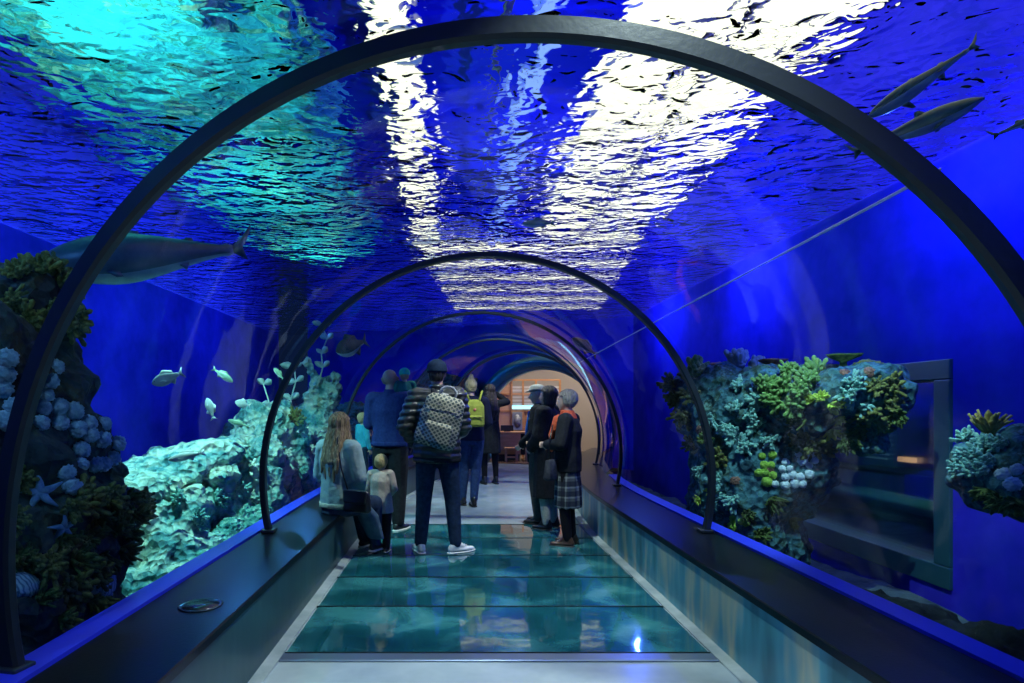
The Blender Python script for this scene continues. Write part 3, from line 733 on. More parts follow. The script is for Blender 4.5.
def fish(label, p0, p1, mat, deep=.16, group=None, name='fish', roll=0.0):
    e, L = aim(p0, p1, roll); r = thing(name, label, 'fish', p0, 0, group); r.rotation_euler = e
    d = deep
    rows = [(0, .01, .01, 0), (.05, d * .4, .03, 0), (.15, d * .75, .055, 0), (.3, d, .07, 0), (.45, d * .95, .065, 0), (.6, d * .7, .045, 0), (.75, d * .35, .022, 0), (.84, d * .22, .012, 0)]
    obj('body', sect_body(L, [(q, h, w, z, 0) for q, h, w, z in rows]), [mat, M_belly], r)
    P3 = lambda x, y, z: (x * L, y * L, z * L)
    fin([P3(.82, 0, .02), P3(1, 0, d * .95), P3(.93, 0, 0), P3(1, 0, -d * .95), P3(.82, 0, -.02)], .01 * L, mat, r, 'tail_fin')
    fin([P3(.28, 0, d * .9), P3(.42, 0, d * 1.5), P3(.68, 0, d * .95), P3(.7, 0, d * .4)], .01 * L, mat, r, 'dorsal_fin')
    fin([P3(.5, 0, -d * .8), P3(.62, 0, -d * 1.3), P3(.72, 0, -d * .4)], .01 * L, mat, r, 'anal_fin')
    for s in (-1, 1):
        fin([P3(.24, s * .06, -.01), P3(.4, s * .17, -.05), P3(.42, s * .15, -.1), P3(.27, s * .06, -.05)], .006 * L, mat, r, 'pectoral_fin')
        b = bmesh.new(); hull(b, [(P3(.09, s * .04, d * .2), .018 * L)], 1); obj('eye', b, M_bfish, r)
    return r
FG = 'pale fish above the reef ridge'
fish('pale silver fish with spread fins beside the dark reef rock', at(152, 384, 4.6), at(184, 372, 4.7), M_belly, .2, FG)
fish('small green fish above the reef ridge, highest of its shoal', at(233, 382, 5.8), at(212, 368, 5.8), M_green, .14, FG)
fish('pale fish swimming upright just over the reef ridge', at(207, 398, 5.5), at(214, 420, 5.5), M_belly, .18, FG)
fish('pale round fish near the second rib', at(235, 402, 6.2), at(251, 406, 6.3), M_belly, .24, FG)
fish('thin green fish low over the flat reef slab', at(228, 420, 5.9), at(250, 427, 5.9), M_green, .12, FG)
fish('flat pale fish resting against the start of the reef slab', at(168, 460, 5.0), at(206, 452, 5.1), M_belly, .12, FG)
fish('small fish beside the second rib, above the reef', at(274, 368, 6.5), at(284, 380, 6.5), M_green, .16, FG)
fish('large dark fish with pale belly above the seaweed fronds', at(336, 352, 8.2), at(368, 340, 8.4), M_bfish, .26, FG)
fish('dark fish right of the tunnel, near the third rib', at(572, 338, 8.0), at(598, 356, 8.0), M_bfish, .16)
fish('green fish gliding over the vault between the light rows', at(522, 224, 6.2), at(556, 223, 6.2), M_green, .12)

# ================================================================= room behind the viewing window (right)
M_fr = pmat('teal_window_frame', (.025, .11, .14), .4, metal=.3)
b = bmesh.new(); fw = .17
for (y0, y1, z0, z1) in ((WY0, WY1, WZ1 - fw, WZ1), (WY0, WY1, WZ0, WZ0 + fw * 1.1), (WY0, WY0 + fw, WZ0 + fw * 1.1, WZ1 - fw), (WY1 - fw, WY1, WZ0 + fw * 1.1, WZ1 - fw)):
    bevel_box(b, XR - .03, XR + .2, y0, y1, z0, z1, .01)
vw = struct(obj('window_2', b, M_fr, smooth=False))
b = bmesh.new(); box(b, XR + .10, XR + .14, WY0 + fw, WY1 - fw, WZ0 + fw, WZ1 - fw); obj('pane', b, acrylic('window_acrylic', (.9, .95, .97), .6), vw, smooth=False)
M_room = pmat('dark_room_wall', (.015, .03, .035), .7)
b = bmesh.new(); box(b, XR + .3, XR + 3.3, WY0 - 1.5, WY1 + 3, -.35, -.3); struct(obj('floor', b, M_room, smooth=False))
b = bmesh.new(); box(b, XR + 3.3, XR + 3.4, WY0 - 1.5, WY1 + 3, -.35, 3); box(b, XR + .3, XR + 3.3, WY0 - 1.6, WY0 - 1.5, -.35, 3); box(b, XR + .3, XR + 3.3, WY1 + 3, WY1 + 3.1, -.35, 3); struct(obj('wall_viewing_room', b, M_room, smooth=False))
b = bmesh.new(); box(b, XR + .3, XR + 3.4, WY0 - 1.6, WY1 + 3.1, 3, 3.1); struct(obj('ceiling', b, M_room, smooth=False))
b = bmesh.new(); bevel_box(b, XR + .9, XR + 1.45, WY0 - .2, WY1 + 2.5, .22, .32, .03); 
be = obj('padded_bench', b, pmat('teal_vinyl', (.05, .16, .17), .35)); tag(be, 'long low bench in the dark room behind the viewing window', 'bench')
b = bmesh.new(); box(b, XR + 1.0, XR + 1.35, WY0 - .1, WY1 + 2.3, -.3, .22); obj('plinth', b, M_room, be, smooth=False)
# info sign with three lines, and a small lit label
sg = tag(obj('info_sign', (lambda t: (bevel_box(t, XR + 3.2, XR + 3.28, 10.05, 10.8, .38, 1.0, .005), t)[1])(bmesh.new()), pmat('sign_board', (.03, .12, .14), .5), smooth=False), 'dim teal information sign on the wall behind the viewing window', 'sign')
b = bmesh.new()
for k in range(6): box(b, XR + 3.19, XR + 3.2, 10.12 + .05 * (k % 2), 10.73, .90 - .08 * k, .93 - .08 * k)
obj('text_lines', b, pmat('sign_print', (.4, .7, .7), .5), sg, smooth=False)
b = bmesh.new(); bevel_box(b, XR + 3.2, XR + 3.28, 9.62, 9.95, .50, .58, .004); tag(obj('lit_label', b, emat('warm_label', (1, .55, .25), .9), smooth=False), 'small warm lit label on the wall behind the viewing window', 'label')
# ================================================================= exit portal and the room behind it
PO = tp(END, 0, 0); PA = -head(END)
M_port = pmat('teal_portal_metal', (.03, .16, .22), .3, metal=.5, coat=.3)
por = thing('exit_portal', 'thick teal arched frame around the tunnel exit', 'portal', PO, PA)
def archsweep(bm, prof, Rb=1.55, cz=.86, lo=None, n=72):
    lo = a0 if lo is None else lo; rings = []
    for i in range(n + 1):
        t = lo + (math.pi - 2 * lo) * i / n
        rings.append([bm.verts.new(((Rb + q) * math.cos(t), y, cz + (Rb + q) * math.sin(t))) for q, y in prof])
    k_ = len(prof)
    for i in range(n):
        for k in range(k_): bm.faces.new((rings[i][k], rings[i][(k + 1) % k_], rings[i + 1][(k + 1) % k_], rings[i + 1][k]))
    bm.faces.new(rings[0][::-1]); bm.faces.new(rings[-1]); bmesh.ops.recalc_face_normals(bm, faces=bm.faces)
b = bmesh.new(); archsweep(b, [(-.06, 0), (.06, -.06), (.22, -.06), (.22, .5), (-.06, .5)], lo=R(-30)); obj('outer_band', b, M_port, por)
b = bmesh.new(); archsweep(b, [(-.10, .12), (-.05, .08), (-.05, .4), (-.10, .36)], lo=R(-30)); obj('inner_lip', b, pmat('pale_teal_lip', (.10, .32, .38), .3, metal=.4), por)
# wall around the portal, closing the tank
b = bmesh.new(); n = 48; inn = []; out = []
for i in range(n + 1):
    t = R(-30) + (math.pi + R(60)) * i / n
    c, s = math.cos(t), math.sin(t); inn.append((1.72 * c, CZ + 1.72 * s))
    k = 7.0 / max(abs(c), abs(s)); x, z = c * k, CZ + s * k; out.append((x, max(min(z, 5.9), -.5)))
for i in range(n):
    for y in (.3, .5):
        vs_ = [b.verts.new((p[0], y, p[1])) for p in (inn[i], inn[i + 1], out[i + 1], out[i])]; b.faces.new(vs_)
w_ = struct(obj('wall_far', b, M_wallb, smooth=False)); w_.location = PO; w_.rotation_euler = (0, 0, PA)
# room
M_beige = pmat('beige_plaster', (.50, .46, .41), .85, bump=.1)
M_wfloor = pmat('brown_floorboards', (.22, .13, .08), .25, color2=(.30, .18, .11), scale=5, stretch=(6, 1, 1), spec=.5)
M_oak = pmat('orange_oak', (.62, .30, .12), .5, color2=(.72, .38, .17), scale=3, stretch=(1, 1, 6))
M_white = pmat('white_laminate', (.75, .75, .73), .4)
M_dk = pmat('black_laminate', (.01, .01, .012), .5)
RX0, RX1, RY1 = .4, 9.0, 19.0
b = bmesh.new(); box(b, RX0 - 1, RX1, 15.0, RY1, -.2, -.004)
o = obj('floor', b, M_wfloor, smooth=False); struct(o)
b = bmesh.new(); box(b, RX0 - 1, RX1, RY1, RY1 + .2, -.1, 3.6); struct(obj('wall_back', b, M_beige, smooth=False))
b = bmesh.new(); box(b, RX0 - .2, RX0, 16.1, RY1, -.1, 3.6); struct(obj('wall_left', b, M_beige, smooth=False))
b = bmesh.new(); box(b, RX1, RX1 + .2, 13.5, RY1, -.1, 3.6); struct(obj('wall_right', b, M_beige, smooth=False))
b = bmesh.new(); box(b, RX0 - 1, RX1 + .2, 15.6, RY1 + .2, 3.6, 3.7); struct(obj('ceiling', b, M_beige, smooth=False))
# desk
dk = thing('counter', 'low orange wooden counter in the lit room beyond the exit', 'counter', (1.75, 16.0, 0))
b = bmesh.new(); bevel_box(b, -.72, .85, -.3, .35, .70, .745, .006); obj('worktop', b, M_oak, dk, smooth=False)
b = bmesh.new(); bevel_box(b, -.68, -.08, -.26, .32, .16, .70, .004); obj('cabinet', b, M_oak, dk, smooth=False)
b = bmesh.new(); box(b, -.66, -.10, -.24, .3, 0, .16); obj('plinth', b, M_dk, dk, smooth=False)
for x in (.40, .80):
    for y in (-.24, .28):
        b = bmesh.new(); box(b, x - .025, x + .025, y - .025, y + .025, 0, .70); obj('leg', b, M_oak, dk, smooth=False)
b = bmesh.new(); box(b, -.08, .85, .30, .32, .1, .70); obj('back_panel', b, M_dk, dk, smooth=False)
def stool(x, y, h, label, mat):
    t = thing('stool', label, 'stool', (x, y, 0), group='small wooden stools at the counter')
    b = bmesh.new(); bevel_box(b, -.17, .17, -.15, .15, h - .04, h, .01); obj('seat', b, mat, t, smooth=False)
    for sx in (-1, 1):
        for sy in (-1, 1):
            b = bmesh.new(); box(b, sx * .14 - .02, sx * .14 + .02, sy * .12 - .02, sy * .12 + .02, 0, h - .04); obj('leg', b, mat, t, smooth=False)
    b = bmesh.new(); box(b, -.12, .12, -.13, -.11, .1, .14); obj('stretcher', b, mat, t, smooth=False)
stool(1.40, 15.45, .36, 'solid orange stool standing before the counter cabinet', M_oak)
stool(1.95, 15.62, .42, 'small orange stool half under the counter', M_oak)
tag(fuse('folded_cloth', (lambda t: (hull(t, [((1.96, 15.62, .46), (.1, .08, .04))]), t)[1])(bmesh.new()), M_white, voxel=.01), 'white folded cloth lying on the small stool', 'cloth')
# partition with shelves and panels
sh = thing('display_partition', 'orange framed display partition with white slats behind the counter', 'partition', (1.9, 17.0, 0))
def sx(px): return (px - VX) / F * 17.0 - 1.9
def sz(py): return EYE - (py - VY) / F * 17.0
for px in (496, 511.5, 523, 536, 560):
    b = bmesh.new(); box(b, sx(px) - .025, sx(px) + .025, -.04, .04, 0, sz(380)); obj('post', b, M_oak, sh, smooth=False)
for py in (380, 394, 411, 431):
    b = bmesh.new(); box(b, sx(496), sx(560), -.03, .03, sz(py) - .02, sz(py) + .02); obj('rail', b, M_oak, sh, smooth=False)
b = bmesh.new(); box(b, sx(497), sx(511), 0, .02, sz(431), sz(380)); obj('panel', b, pmat('light_orange_panel', (.72, .42, .22), .5, color2=(.8, .55, .35), scale=3), sh, smooth=False)
b = bmesh.new(); box(b, sx(524), sx(560), 0, .02, sz(431), sz(411)); obj('panel', b, M_oak, sh, smooth=False)
b = bmesh.new()
for k in range(6): box(b, sx(512.5), sx(559), -.01, .01, sz(405) + k * .095, sz(405) + k * .095 + .06)
obj('white_slats', b, M_white, sh, smooth=False)
b = bmesh.new(); box(b, sx(512), sx(559), -.05, -.03, sz(409), sz(405.5)); obj('light_strip', b, emat('cyan_tube', (.35, .8, 1), 2.0), sh, smooth=False)
pic = thing('picture', 'grey picture of a round ball hanging on the partition', 'picture', (sx(517) + 1.9, 16.93, sz(421)))
b = bmesh.new(); bevel_box(b, -.14, .14, -.01, .02, -.25, .25, .005); obj('board', b, pmat('grey_blue_board', (.35, .42, .48), .5), pic, smooth=False)
b = bmesh.new(); lathe(b, [(.001, .0), (.10, .002), (.11, .01), (.001, .012)], 32); bmesh.ops.rotate(b, verts=b.verts, cent=(0, 0, 0), matrix=Matrix.Rotation(R(90), 3, 'X'))
for v in b.verts: v.co.z *= 1.7; v.co.y -= .01
obj('ball_motif', b, pmat('pale_ball', (.6, .65, .68), .4, color2=(.15, .2, .25), scale=8), pic)
mon = thing('tablet', 'small dark screen standing at the left end of the counter', 'screen', (1.33, 15.95, .745))
b = bmesh.new(); bevel_box(b, -.17, .17, -.01, .02, .02, .17, .006); obj('screen', b, M_dk, mon, smooth=False)
b = bmesh.new(); bevel_box(b, -.08, .08, -.03, .06, 0, .02, .004); obj('foot', b, M_dk, mon, smooth=False)
ld = thing('desk_lamp', 'thin white jointed lamp above the partition', 'lamp', (sx(514) + 1.9, 16.9, sz(380) + .02))
b = bmesh.new(); tube(b, [(0, 0, 0), (.12, 0, .35), (.02, -.05, .62)], .012); obj('arm', b, M_white, ld)
b = bmesh.new(); lathe(b, [(.05, 0), (.045, .03), (.012, .05)], 20); h = obj('shade', b, M_white, ld); h.location = (.02, -.05, .57)
b = bmesh.new(); lathe(b, [(.04, 0), (.04, .015)], 20); obj('base', b, M_white, ld)
# ================================================================= people
def disc(z, rx, ry, y=0.0, x=0.0, h=.006, rot=None):
    b = ((x, y, z), (rx, ry, h))
    return b + (rot,) if rot else b
def lofts(bm, discs):
    for i in range(len(discs) - 1): hull(bm, [discs[i], discs[i + 1]], 2)

M_skin = pmat('skin', (.52, .32, .22), .5, color2=(.46, .27, .19), scale=9)
M_skin2 = pmat('fair_skin', (.62, .42, .32), .5, color2=(.55, .35, .26), scale=9)
M_eyew = pmat('eye_white', (.7, .7, .7), .2)
def hairmat(name, c1, c2): return pmat(name, c1, .5, color2=c2, scale=6, stretch=(14, 14, 1), bump=1.0, bscale=9, bdist=.02, spec=.4)
def clothmat(name, c1, c2=None, sc=60, bump=.5, rough=.85): return pmat(name, c1, rough, color2=c2 or tuple(x * .7 for x in c1), scale=sc, bump=bump, bscale=14, bdist=.015, spec=.2)

def V(*a): return Vector(a)
def hand(bm, wrist, elbow, side, curl=.5, palm_in=None):
    """palm, four unequal bent fingers and a thumb continuing the forearm"""
    d = (wrist - elbow).normalized(); inn = palm_in or V(-side, 0.25, 0)
    inn = (inn - d * inn.dot(d)).normalized(); w = d.cross(inn).normalized() * -side
    pc = wrist + d * .05
    hull(bm, [(wrist, .024), (pc + w * .022 + d * .035, .016), (pc - w * .024 + d * .03, .015), (wrist + w * .02 + d * .02, .018)], 1)
    for k, (o, L) in enumerate(((.030, .068), (.011, .078), (-.009, .073), (-.028, .058))):
        a = pc + w * o + d * .04; c1 = a + (d * math.cos(curl * .5) + inn * math.sin(curl * .5)) * L * .45
        c2 = c1 + (d * math.cos(curl * 1.4) + inn * math.sin(curl * 1.4)) * L * .35
        c3 = c2 + (d * math.cos(curl * 2.2) + inn * math.sin(curl * 2.2)) * L * .25
        limb(bm, [a, c1, c2, c3], [.0098, .009, .0085, .0075], 1)
    a = wrist + w * .022 + d * .02; t1 = a + (w * .8 + d * .5 + inn * .3).normalized() * .038; t2 = t1 + (w * .2 + d * .9 + inn * .5).normalized() * .032
    limb(bm, [a, t1, t2], [.014, .011, .009], 1)

ARM = {
 'down': ((.235, -.02, 1.15), (.25, .05, .90)),
 'pocket': ((.29, -.05, 1.16), (.21, .10, .99)),
 'front': ((.25, .02, 1.16), (.08, .23, 1.14)),
 'fold': ((.24, .02, 1.17), (.06, .20, 1.08)),
 'low_front': ((.24, .0, 1.15), (.10, .20, 1.0)),
 'raised': ((.36, .10, 1.45), (.14, .18, 1.62)),
 'reach': ((.25, .10, 1.17), (.14, .34, 1.22)),
}
LEG = {'stand': ((.095, .0, .90), (.10, .02, .49), (.105, -.02, .085))}

def person(label, loc, rotz, H, top=None, bottom=None, shoes=None, hair=None, skin=None, arms=('down', 'down'), legs=None, headturn=0.0, nod=0.0,
           lean=0.0, build=1.0, group=None, seat=None, child=False):
    S = H / 1.75
    r = thing('person', label, 'person', loc, rotz, group, scale=S)
    hs = 1.28 if child else 1.0
    sk = skin or M_skin
    hz = .90; dz = 0.0
    legs = legs or [None, None]; L = []
    for i, s in enumerate((-1, 1)):
        q = legs[i] or LEG['stand']; L.append([V(p[0] * s if legs[i] is None else p[0], p[1], p[2]) for p in q])
    A = []
    for i, s in enumerate((-1, 1)):
        q = ARM[arms[i]] if isinstance(arms[i], str) else arms[i]
        A.append([V(s * .175 * build, -.01, 1.425)] + [V(p[0] * s, p[1], p[2]) for p in q])
    hc = V(0, .02, 1.635 - (.02 if child else 0)); R3 = Euler((-nod, 0, headturn)).to_matrix()
    def h(x, y, z): return hc + R3 @ (V(x, y, z) * hs)
    # ---- body
    b = bmesh.new()
    B = build
    lofts(b, [disc(.86, .13 * B, .09), disc(.95, .155 * B, .10), disc(1.12, .125 * B, .085), disc(1.30, .155 * B, .10), disc(1.40, .16 * B, .085), disc(1.455, .08, .06)])
    limb(b, [V(0, -.015, 1.43), V(0, .005, 1.56)], [.056, .052])
    for i, s in enumerate((-1, 1)):
        limb(b, [V(s * .06, -.01, 1.42)] + A[i], [.05, .048, .036, .026]); hand(b, A[i][2], A[i][1], s)
        limb(b, L[i], [.085, .058, .038]); 
        an = L[i][2]; tw = Matrix.Rotation((shoes or {}).get('turn', (0, 0))[i], 3, 'Z')
        hull(b, [(an + tw @ V(0, -.03, -.045), .028), (an + tw @ V(s * .004, .12, -.052), (.028, .04, .014))])
    hull(b, [(h(0, -.012, .025), (.076 * hs, .094 * hs, .088 * hs)), (h(0, .02, -.02), (.066 * hs, .07 * hs, .08 * hs))], 3)
    hull(b, [(h(0, .03, -.05), (.055 * hs, .055 * hs, .04 * hs)), (h(0, .062, -.095), (.026 * hs, .02 * hs, .018 * hs))], 2)
    hull(b, [(h(0, .088, .012), .009), (h(0, .112, -.028), .013), (h(0, .09, -.034), .018)], 1)          # nose
    for s in (-1, 1):
        hull(b, [(h(s * .079, -.005, .015), (.008, .018, .022)), (h(s * .076, -.002, -.02), (.008, .012, .012))], 1)   # ear
        hull(b, [(h(s * .02, .083, .022), .009), (h(s * .045, .073, .022), .009)], 1)                                 # brow
    hull(b, [(h(-.02, .085, -.062), .007), (h(.02, .085, -.062), .007), (h(0, .092, -.058), .008)], 1)                  # lips
    fuse('body', b, sk, r, voxel=.0095, smooth=2)
    for s in (-1, 1):
        b = bmesh.new(); hull(b, [(h(s * .03, .077, .004), .011)], 1); obj('eye', b, M_eyew, r)
    # ---- trousers or skirt
    if bottom:
        b = bmesh.new(); g = bottom.get('g', .018)
        if bottom['kind'] != 'skirt_only':
            if seat is None: lofts(b, [disc(.84, (.14) * B + g, .10 + g), disc(.95, .16 * B + g * .8, .105 + g), disc(1.04, .145 * B + g, .09 + g)])
            else: lofts(b, [disc(.80, .17 * B + g, .14 + g), disc(.92, .17 * B + g, .12 + g), disc(1.04, .145 * B + g, .09 + g)])
            k = bottom.get('fit', 1.0)
            for i in (0, 1):
                hp, kn, an = L[i]
                mid = hp.lerp(kn, .45)
                limb(b, [hp, mid, kn], [(.090 + g) , (.078 + g) * k, (.060 + g) * k])
                e = kn.lerp(an, .96)
                limb(b, [kn, kn.lerp(an, .5), e], [(.060 + g) * k, (.052 + g) * k, (.042 + g) * k])
        o = fuse('trousers' if bottom['kind'] != 'tights' else 'tights', b, bottom['mat'], r, voxel=.012, smooth=2)
        if bottom.get('skirt'):
            sk_ = bottom['skirt']; b = bmesh.new(); z0 = sk_['hem']
            lofts(b, [disc(z0, sk_['w'] * 1.0, sk_['w'] * .78, sk_.get('y', 0)), disc((z0 + .95) / 2, sk_['w'] * .98, sk_['w'] * .75), disc(.93, .17 * B + .02, .13), disc(1.04, .15 * B + .01, .11)])
            fuse('skirt', b, sk_['mat'], r, voxel=.012, smooth=1, post=lambda p, n: p + n * .008 * math.sin(12 * math.atan2(p.y, p.x)) * max(0, min(1, (1.0 - p.z) * 2)))
    # ---- top
    if top:
        g = top.get('g', .025); hem = top.get('hem', .86); fl = top.get('flare', 1.0)
        b = bmesh.new()
        prof = [disc(hem, (.16 * B + g) * fl, (.115 + g) * fl, top.get('hy', 0))]
        if hem < .8: prof.append(disc((hem + .95) / 2, (.16 * B + g) * (1 + fl) / 2, (.118 + g) * (1 + fl) / 2))
        prof += [disc(.98, .158 * B + g, .112 + g), disc(1.13, .143 * B + g, .10 + g), disc(1.30, .165 * B + g, .112 + g, -.005), disc(1.42, .165 * B + g * .6, .085 + g * .6, -.01), disc(1.475, .085, .068, -.01)]
        lofts(b, prof)
        ck = top.get('collar', .0)
        if ck: lofts(b, [disc(1.46, .075, .07, -.01), disc(1.50 + ck, .062, .066, .002)])
        for i, s in enumerate((-1, 1)):
            sh, el, wr = A[i]; sg = top.get('sg', g)
            limb(b, [V(s * .07, -.01, 1.43), sh, sh.lerp(el, .5), el], [.05 + g * .5, .052 + sg, .046 + sg, .040 + sg])
            limb(b, [el, el.lerp(wr, .92)], [.040 + sg, .030 + sg * .8])
        post = None
        if top.get('puff'):
            def post(p, n):
                return p + n * (.014 * abs(math.sin((p.z + .015 * math.sin(p.x * 9)) * math.pi / .062)) - .004)
        else:
            def post(p, n):
                return p + n * (.007 * noise.fractal(Vector((p.x * 9, p.y * 9, p.z * 5)), 1, 2, 2))
        o = fuse(top.get('name', 'jacket'), b, top['mat'], r, voxel=.011, smooth=2, post=post)
        if top.get('band'):
            b = bmesh.new(); lofts(b, [disc(hem - .005, (.16 * B + g) * fl + .006, (.115 + g) * fl + .006), disc(hem + .045, (.16 * B + g) * fl + .006, (.115 + g) * fl + .006)])
            fuse('waistband', b, top['band'], r, voxel=.012, smooth=1)
        if top.get('shirt'):
            b = bmesh.new(); lofts(b, [disc(.98, .06, .03, .115 + g), disc(1.2, .07, .03, .105 + g), disc(1.42, .045, .03, .07 + g)])
            fuse('shirt_front', b, top['shirt'], r, voxel=.012, smooth=1)
    # ---- shoes
    if shoes:
        for i, s in enumerate((-1, 1)):
            an = L[i][2]; yw = shoes.get('turn', (0, 0))[i]; M3 = Matrix.Rotation(yw, 3, 'Z')
            def f(x, y, z): return V(an.x, an.y, an.z - .085) + M3 @ V(x, y, z)
            bt = shoes.get('high', .0)
            b = bmesh.new()
            hull(b, [(f(0, -.045, .045), (.036, .035, .03)), (f(s * .005, .08, .035), (.043, .05, .022)), (f(s * .004, .165, .032), (.036, .035, .02))])
            hull(b, [(f(0, -.035, .06), (.036, .038, .035)), (f(0, .0, .10 + bt), (.040, .046, .012)), (f(0, .07, .06), (.034, .04, .02))])
            rt = fuse('shoe', b, shoes['mat'], r, voxel=.008, smooth=1)
            b = bmesh.new(); hull(b, [(f(0, -.05, .0125), (.04, .036, .0125)), (f(s * .006, .09, .0125), (.048, .05, .0125)), (f(s * .004, .175, .014), (.037, .035, .012))])
            obj('sole', b, shoes['sole'], rt, smooth=False)
            if shoes.get('laces'):
                b = bmesh.new()
                for q in range(4): tube(b, [f(-.02, .05 + q * .02, .088 - q * .009), f(0, .055 + q * .02, .095 - q * .009), f(.02, .05 + q * .02, .088 - q * .009)], .004, 5)
                obj('laces', b, shoes['laces'], rt)
    # ---- hair
    if hair:
        b = bmesh.new(); k = hair['kind']; e = hair.get('e', .012)
        def cap(zl=-.02, grow=0.0):
            hull(b, [(h(0, -.022, .032), ((.078 + e + grow) * hs, (.092 + e + grow) * hs, (.086 + e + grow) * hs))], 3)
        if k == 'short':
            cap(); hull(b, [(h(0, -.05, -.01), ((.073 + e) * hs, .06 * hs, .06 * hs)), (h(0, -.05, -.055), (.058 * hs, .045 * hs, .02))], 2)
        elif k == 'bald':
            hull(b, [(h(0, -.036, .012), (.0775 * hs, .066 * hs, .022 * hs)), (h(0, -.03, -.035), (.062 * hs, .052 * hs, .02))], 3)
        elif k == 'bob':
            cap(grow=.008); hull(b, [(h(0, -.03, .02), (.1 * hs, .09 * hs, .05 * hs)), (h(0, -.03, -.10), (.098 * hs, .075 * hs, .03 * hs))], 2)
        elif k == 'long':
            cap(grow=.006)
            hull(b, [(h(0, -.04, .02), (.092 * hs, .08 * hs, .05)), (V(0, -.09, 1.44), (.12, .06, .05))], 2)
            hull(b, [(V(0, -.09, 1.44), (.12, .06, .05)), (V(.0, -.14, 1.30), (.11, .035, .04))], 2)
            for q, zz in ((-.085, 1.20), (-.04, 1.14), (.01, 1.17), (.05, 1.12), (.09, 1.2)):
                hull(b, [(V(q, -.135, 1.32), (.035, .025, .03)), (V(q * 1.1, -.15, zz), (.012, .012, .02))], 1)
            for s in (-1, 1): hull(b, [(h(s * .08, .0, .0), (.02, .04, .05)), (V(s * .12, .02, 1.40), (.02, .035, .04))], 1)
        elif k == 'topknot':
            cap(grow=-.006); hull(b, [(h(0, -.03, .115), (.045, .045, .03)), (h(0, -.04, .16), (.028, .03, .025))], 2)
            hull(b, [(h(0, -.05, -.01), (.078 * hs, .055 * hs, .06 * hs)), (h(0, -.05, -.05), (.06, .045, .02))], 2)
        zt = -.02
        def post(p, n):
            a = math.atan2(p.x - hc.x, p.y - hc.y)
            return p + n * (.004 * math.sin(a * 16 + p.z * 12) + .004 * noise.noise(p * 30))
        if k != 'bald' :
            me_hair = fuse('hair', b, hair['mat'], r, voxel=.009, smooth=1, post=post)
            # trim the hair clear of the face
            bm2 = bmesh.new(); bm2.from_mesh(me_hair.data); Ri = R3.inverted()
            kill = []
            for v in bm2.verts:
                q = Ri @ (v.co - hc)
                if q.y > .035 * hs and q.z < .055 * hs and abs(q.x) < .11 and v.co.z > hc.z - .2: kill.append(v)
            bmesh.ops.delete(bm2, geom=kill, context='VERTS'); bm2.to_mesh(me_hair.data); bm2.free()
        else:
            fuse('hair', b, hair['mat'], r, voxel=.009, smooth=1)
        if hair.get('hat') == 'beanie':
            b = bmesh.new(); hull(b, [(h(0, -.012, .052), ((.094) * hs, .108 * hs, .085 * hs)), (h(0, -.012, .03), (.094 * hs, .108 * hs, .02))], 3)
            hull(b, [(h(0, -.012, .02), (.097 * hs, .111 * hs, .018)), (h(0, -.012, .045), (.097 * hs, .111 * hs, .012))], 3)
            fuse('knit_cap', b, hair['hatmat'], r, voxel=.009, smooth=1)
        if hair.get('hat') == 'flat':
            b = bmesh.new(); hull(b, [(h(0, -.012, .06), (.10, .115, .035)), (h(0, -.01, .10), (.085, .09, .03)), (h(0, -.03, .05), (.092, .10, .03))], 3)
            hull(b, [(h(0, .08, .055), (.075, .04, .01)), (h(0, .125, .045), (.055, .035, .006))], 2)
            fuse('flat_cap', b, hair['hatmat'], r, voxel=.009, smooth=1)
    return r

jean = clothmat('dark_denim', (.009, .022, .05), (.018, .04, .085), 25)
blk = clothmat('black_cloth', (.008, .009, .012), (.016, .018, .022), 30)
navy = clothmat('navy_fleece', (.015, .028, .13), (.025, .045, .17), 40)
M_puf = pmat('shiny_black_nylon', (.012, .014, .018), .32, spec=.6, color2=(.03, .035, .03), scale=12, bump=.5, bscale=30, bdist=.01)
whi = pmat('white_leather', (.75, .78, .8), .45); sole_w = pmat('white_rubber', (.8, .8, .78), .5)
sole_k = pmat('black_rubber', (.01, .01, .01), .6); bshoe = pmat('black_leather', (.012, .012, .014), .35)
def gp(px, py_feet, z=0.0):
    Y = F * EYE / (py_feet - VY); return Vector(((px - VX) / F * Y, Y, z)), Y

# 5 man in puffer jacket
pf, Y5 = gp(437, 553)
L5 = [((-.095, 0, .90), (-.12, .03, .49), (-.15, .0, .085)), ((.095, 0, .90), (.14, .02, .49), (.17, -.02, .085))]
person('person in a shiny black puffer jacket, jeans and white sneakers, seen from behind', pf, 0, 1.84,
       top=dict(mat=M_puf, g=.05, sg=.035, hem=.84, puff=True, collar=.03, band=blk), bottom=dict(kind='trousers', mat=jean, g=.016, fit=1.0),
       shoes=dict(mat=whi, sole=sole_w, turn=(.3, -1.0), laces=sole_w), hair=dict(kind='short', mat=hairmat('black_hair', (.01, .01, .012), (.025, .022, .02)), e=.0, hat='beanie', hatmat=clothmat('navy_knit', (.004, .012, .032), (.008, .022, .05), 50)),
       arms=('pocket', 'low_front'), legs=L5, headturn=-.08, build=1.08)
# 3 bald man
pb, Y3 = gp(390, 530)
person('bald person in a navy fleece and black trousers, looking to the right', pb, -.3, 1.83,
       top=dict(mat=navy, g=.035, hem=.92, collar=.03, band=navy), bottom=dict(kind='trousers', mat=blk, g=.02, fit=1.1),
       shoes=dict(mat=bshoe, sole=sole_w, turn=(0.1, -.2), laces=sole_w), hair=dict(kind='bald', mat=hairmat('cropped_grey_hair', (.22, .16, .11), (.32, .24, .17))),
       skin=M_skin, arms=('front', 'front'), headturn=-.75, build=1.12)
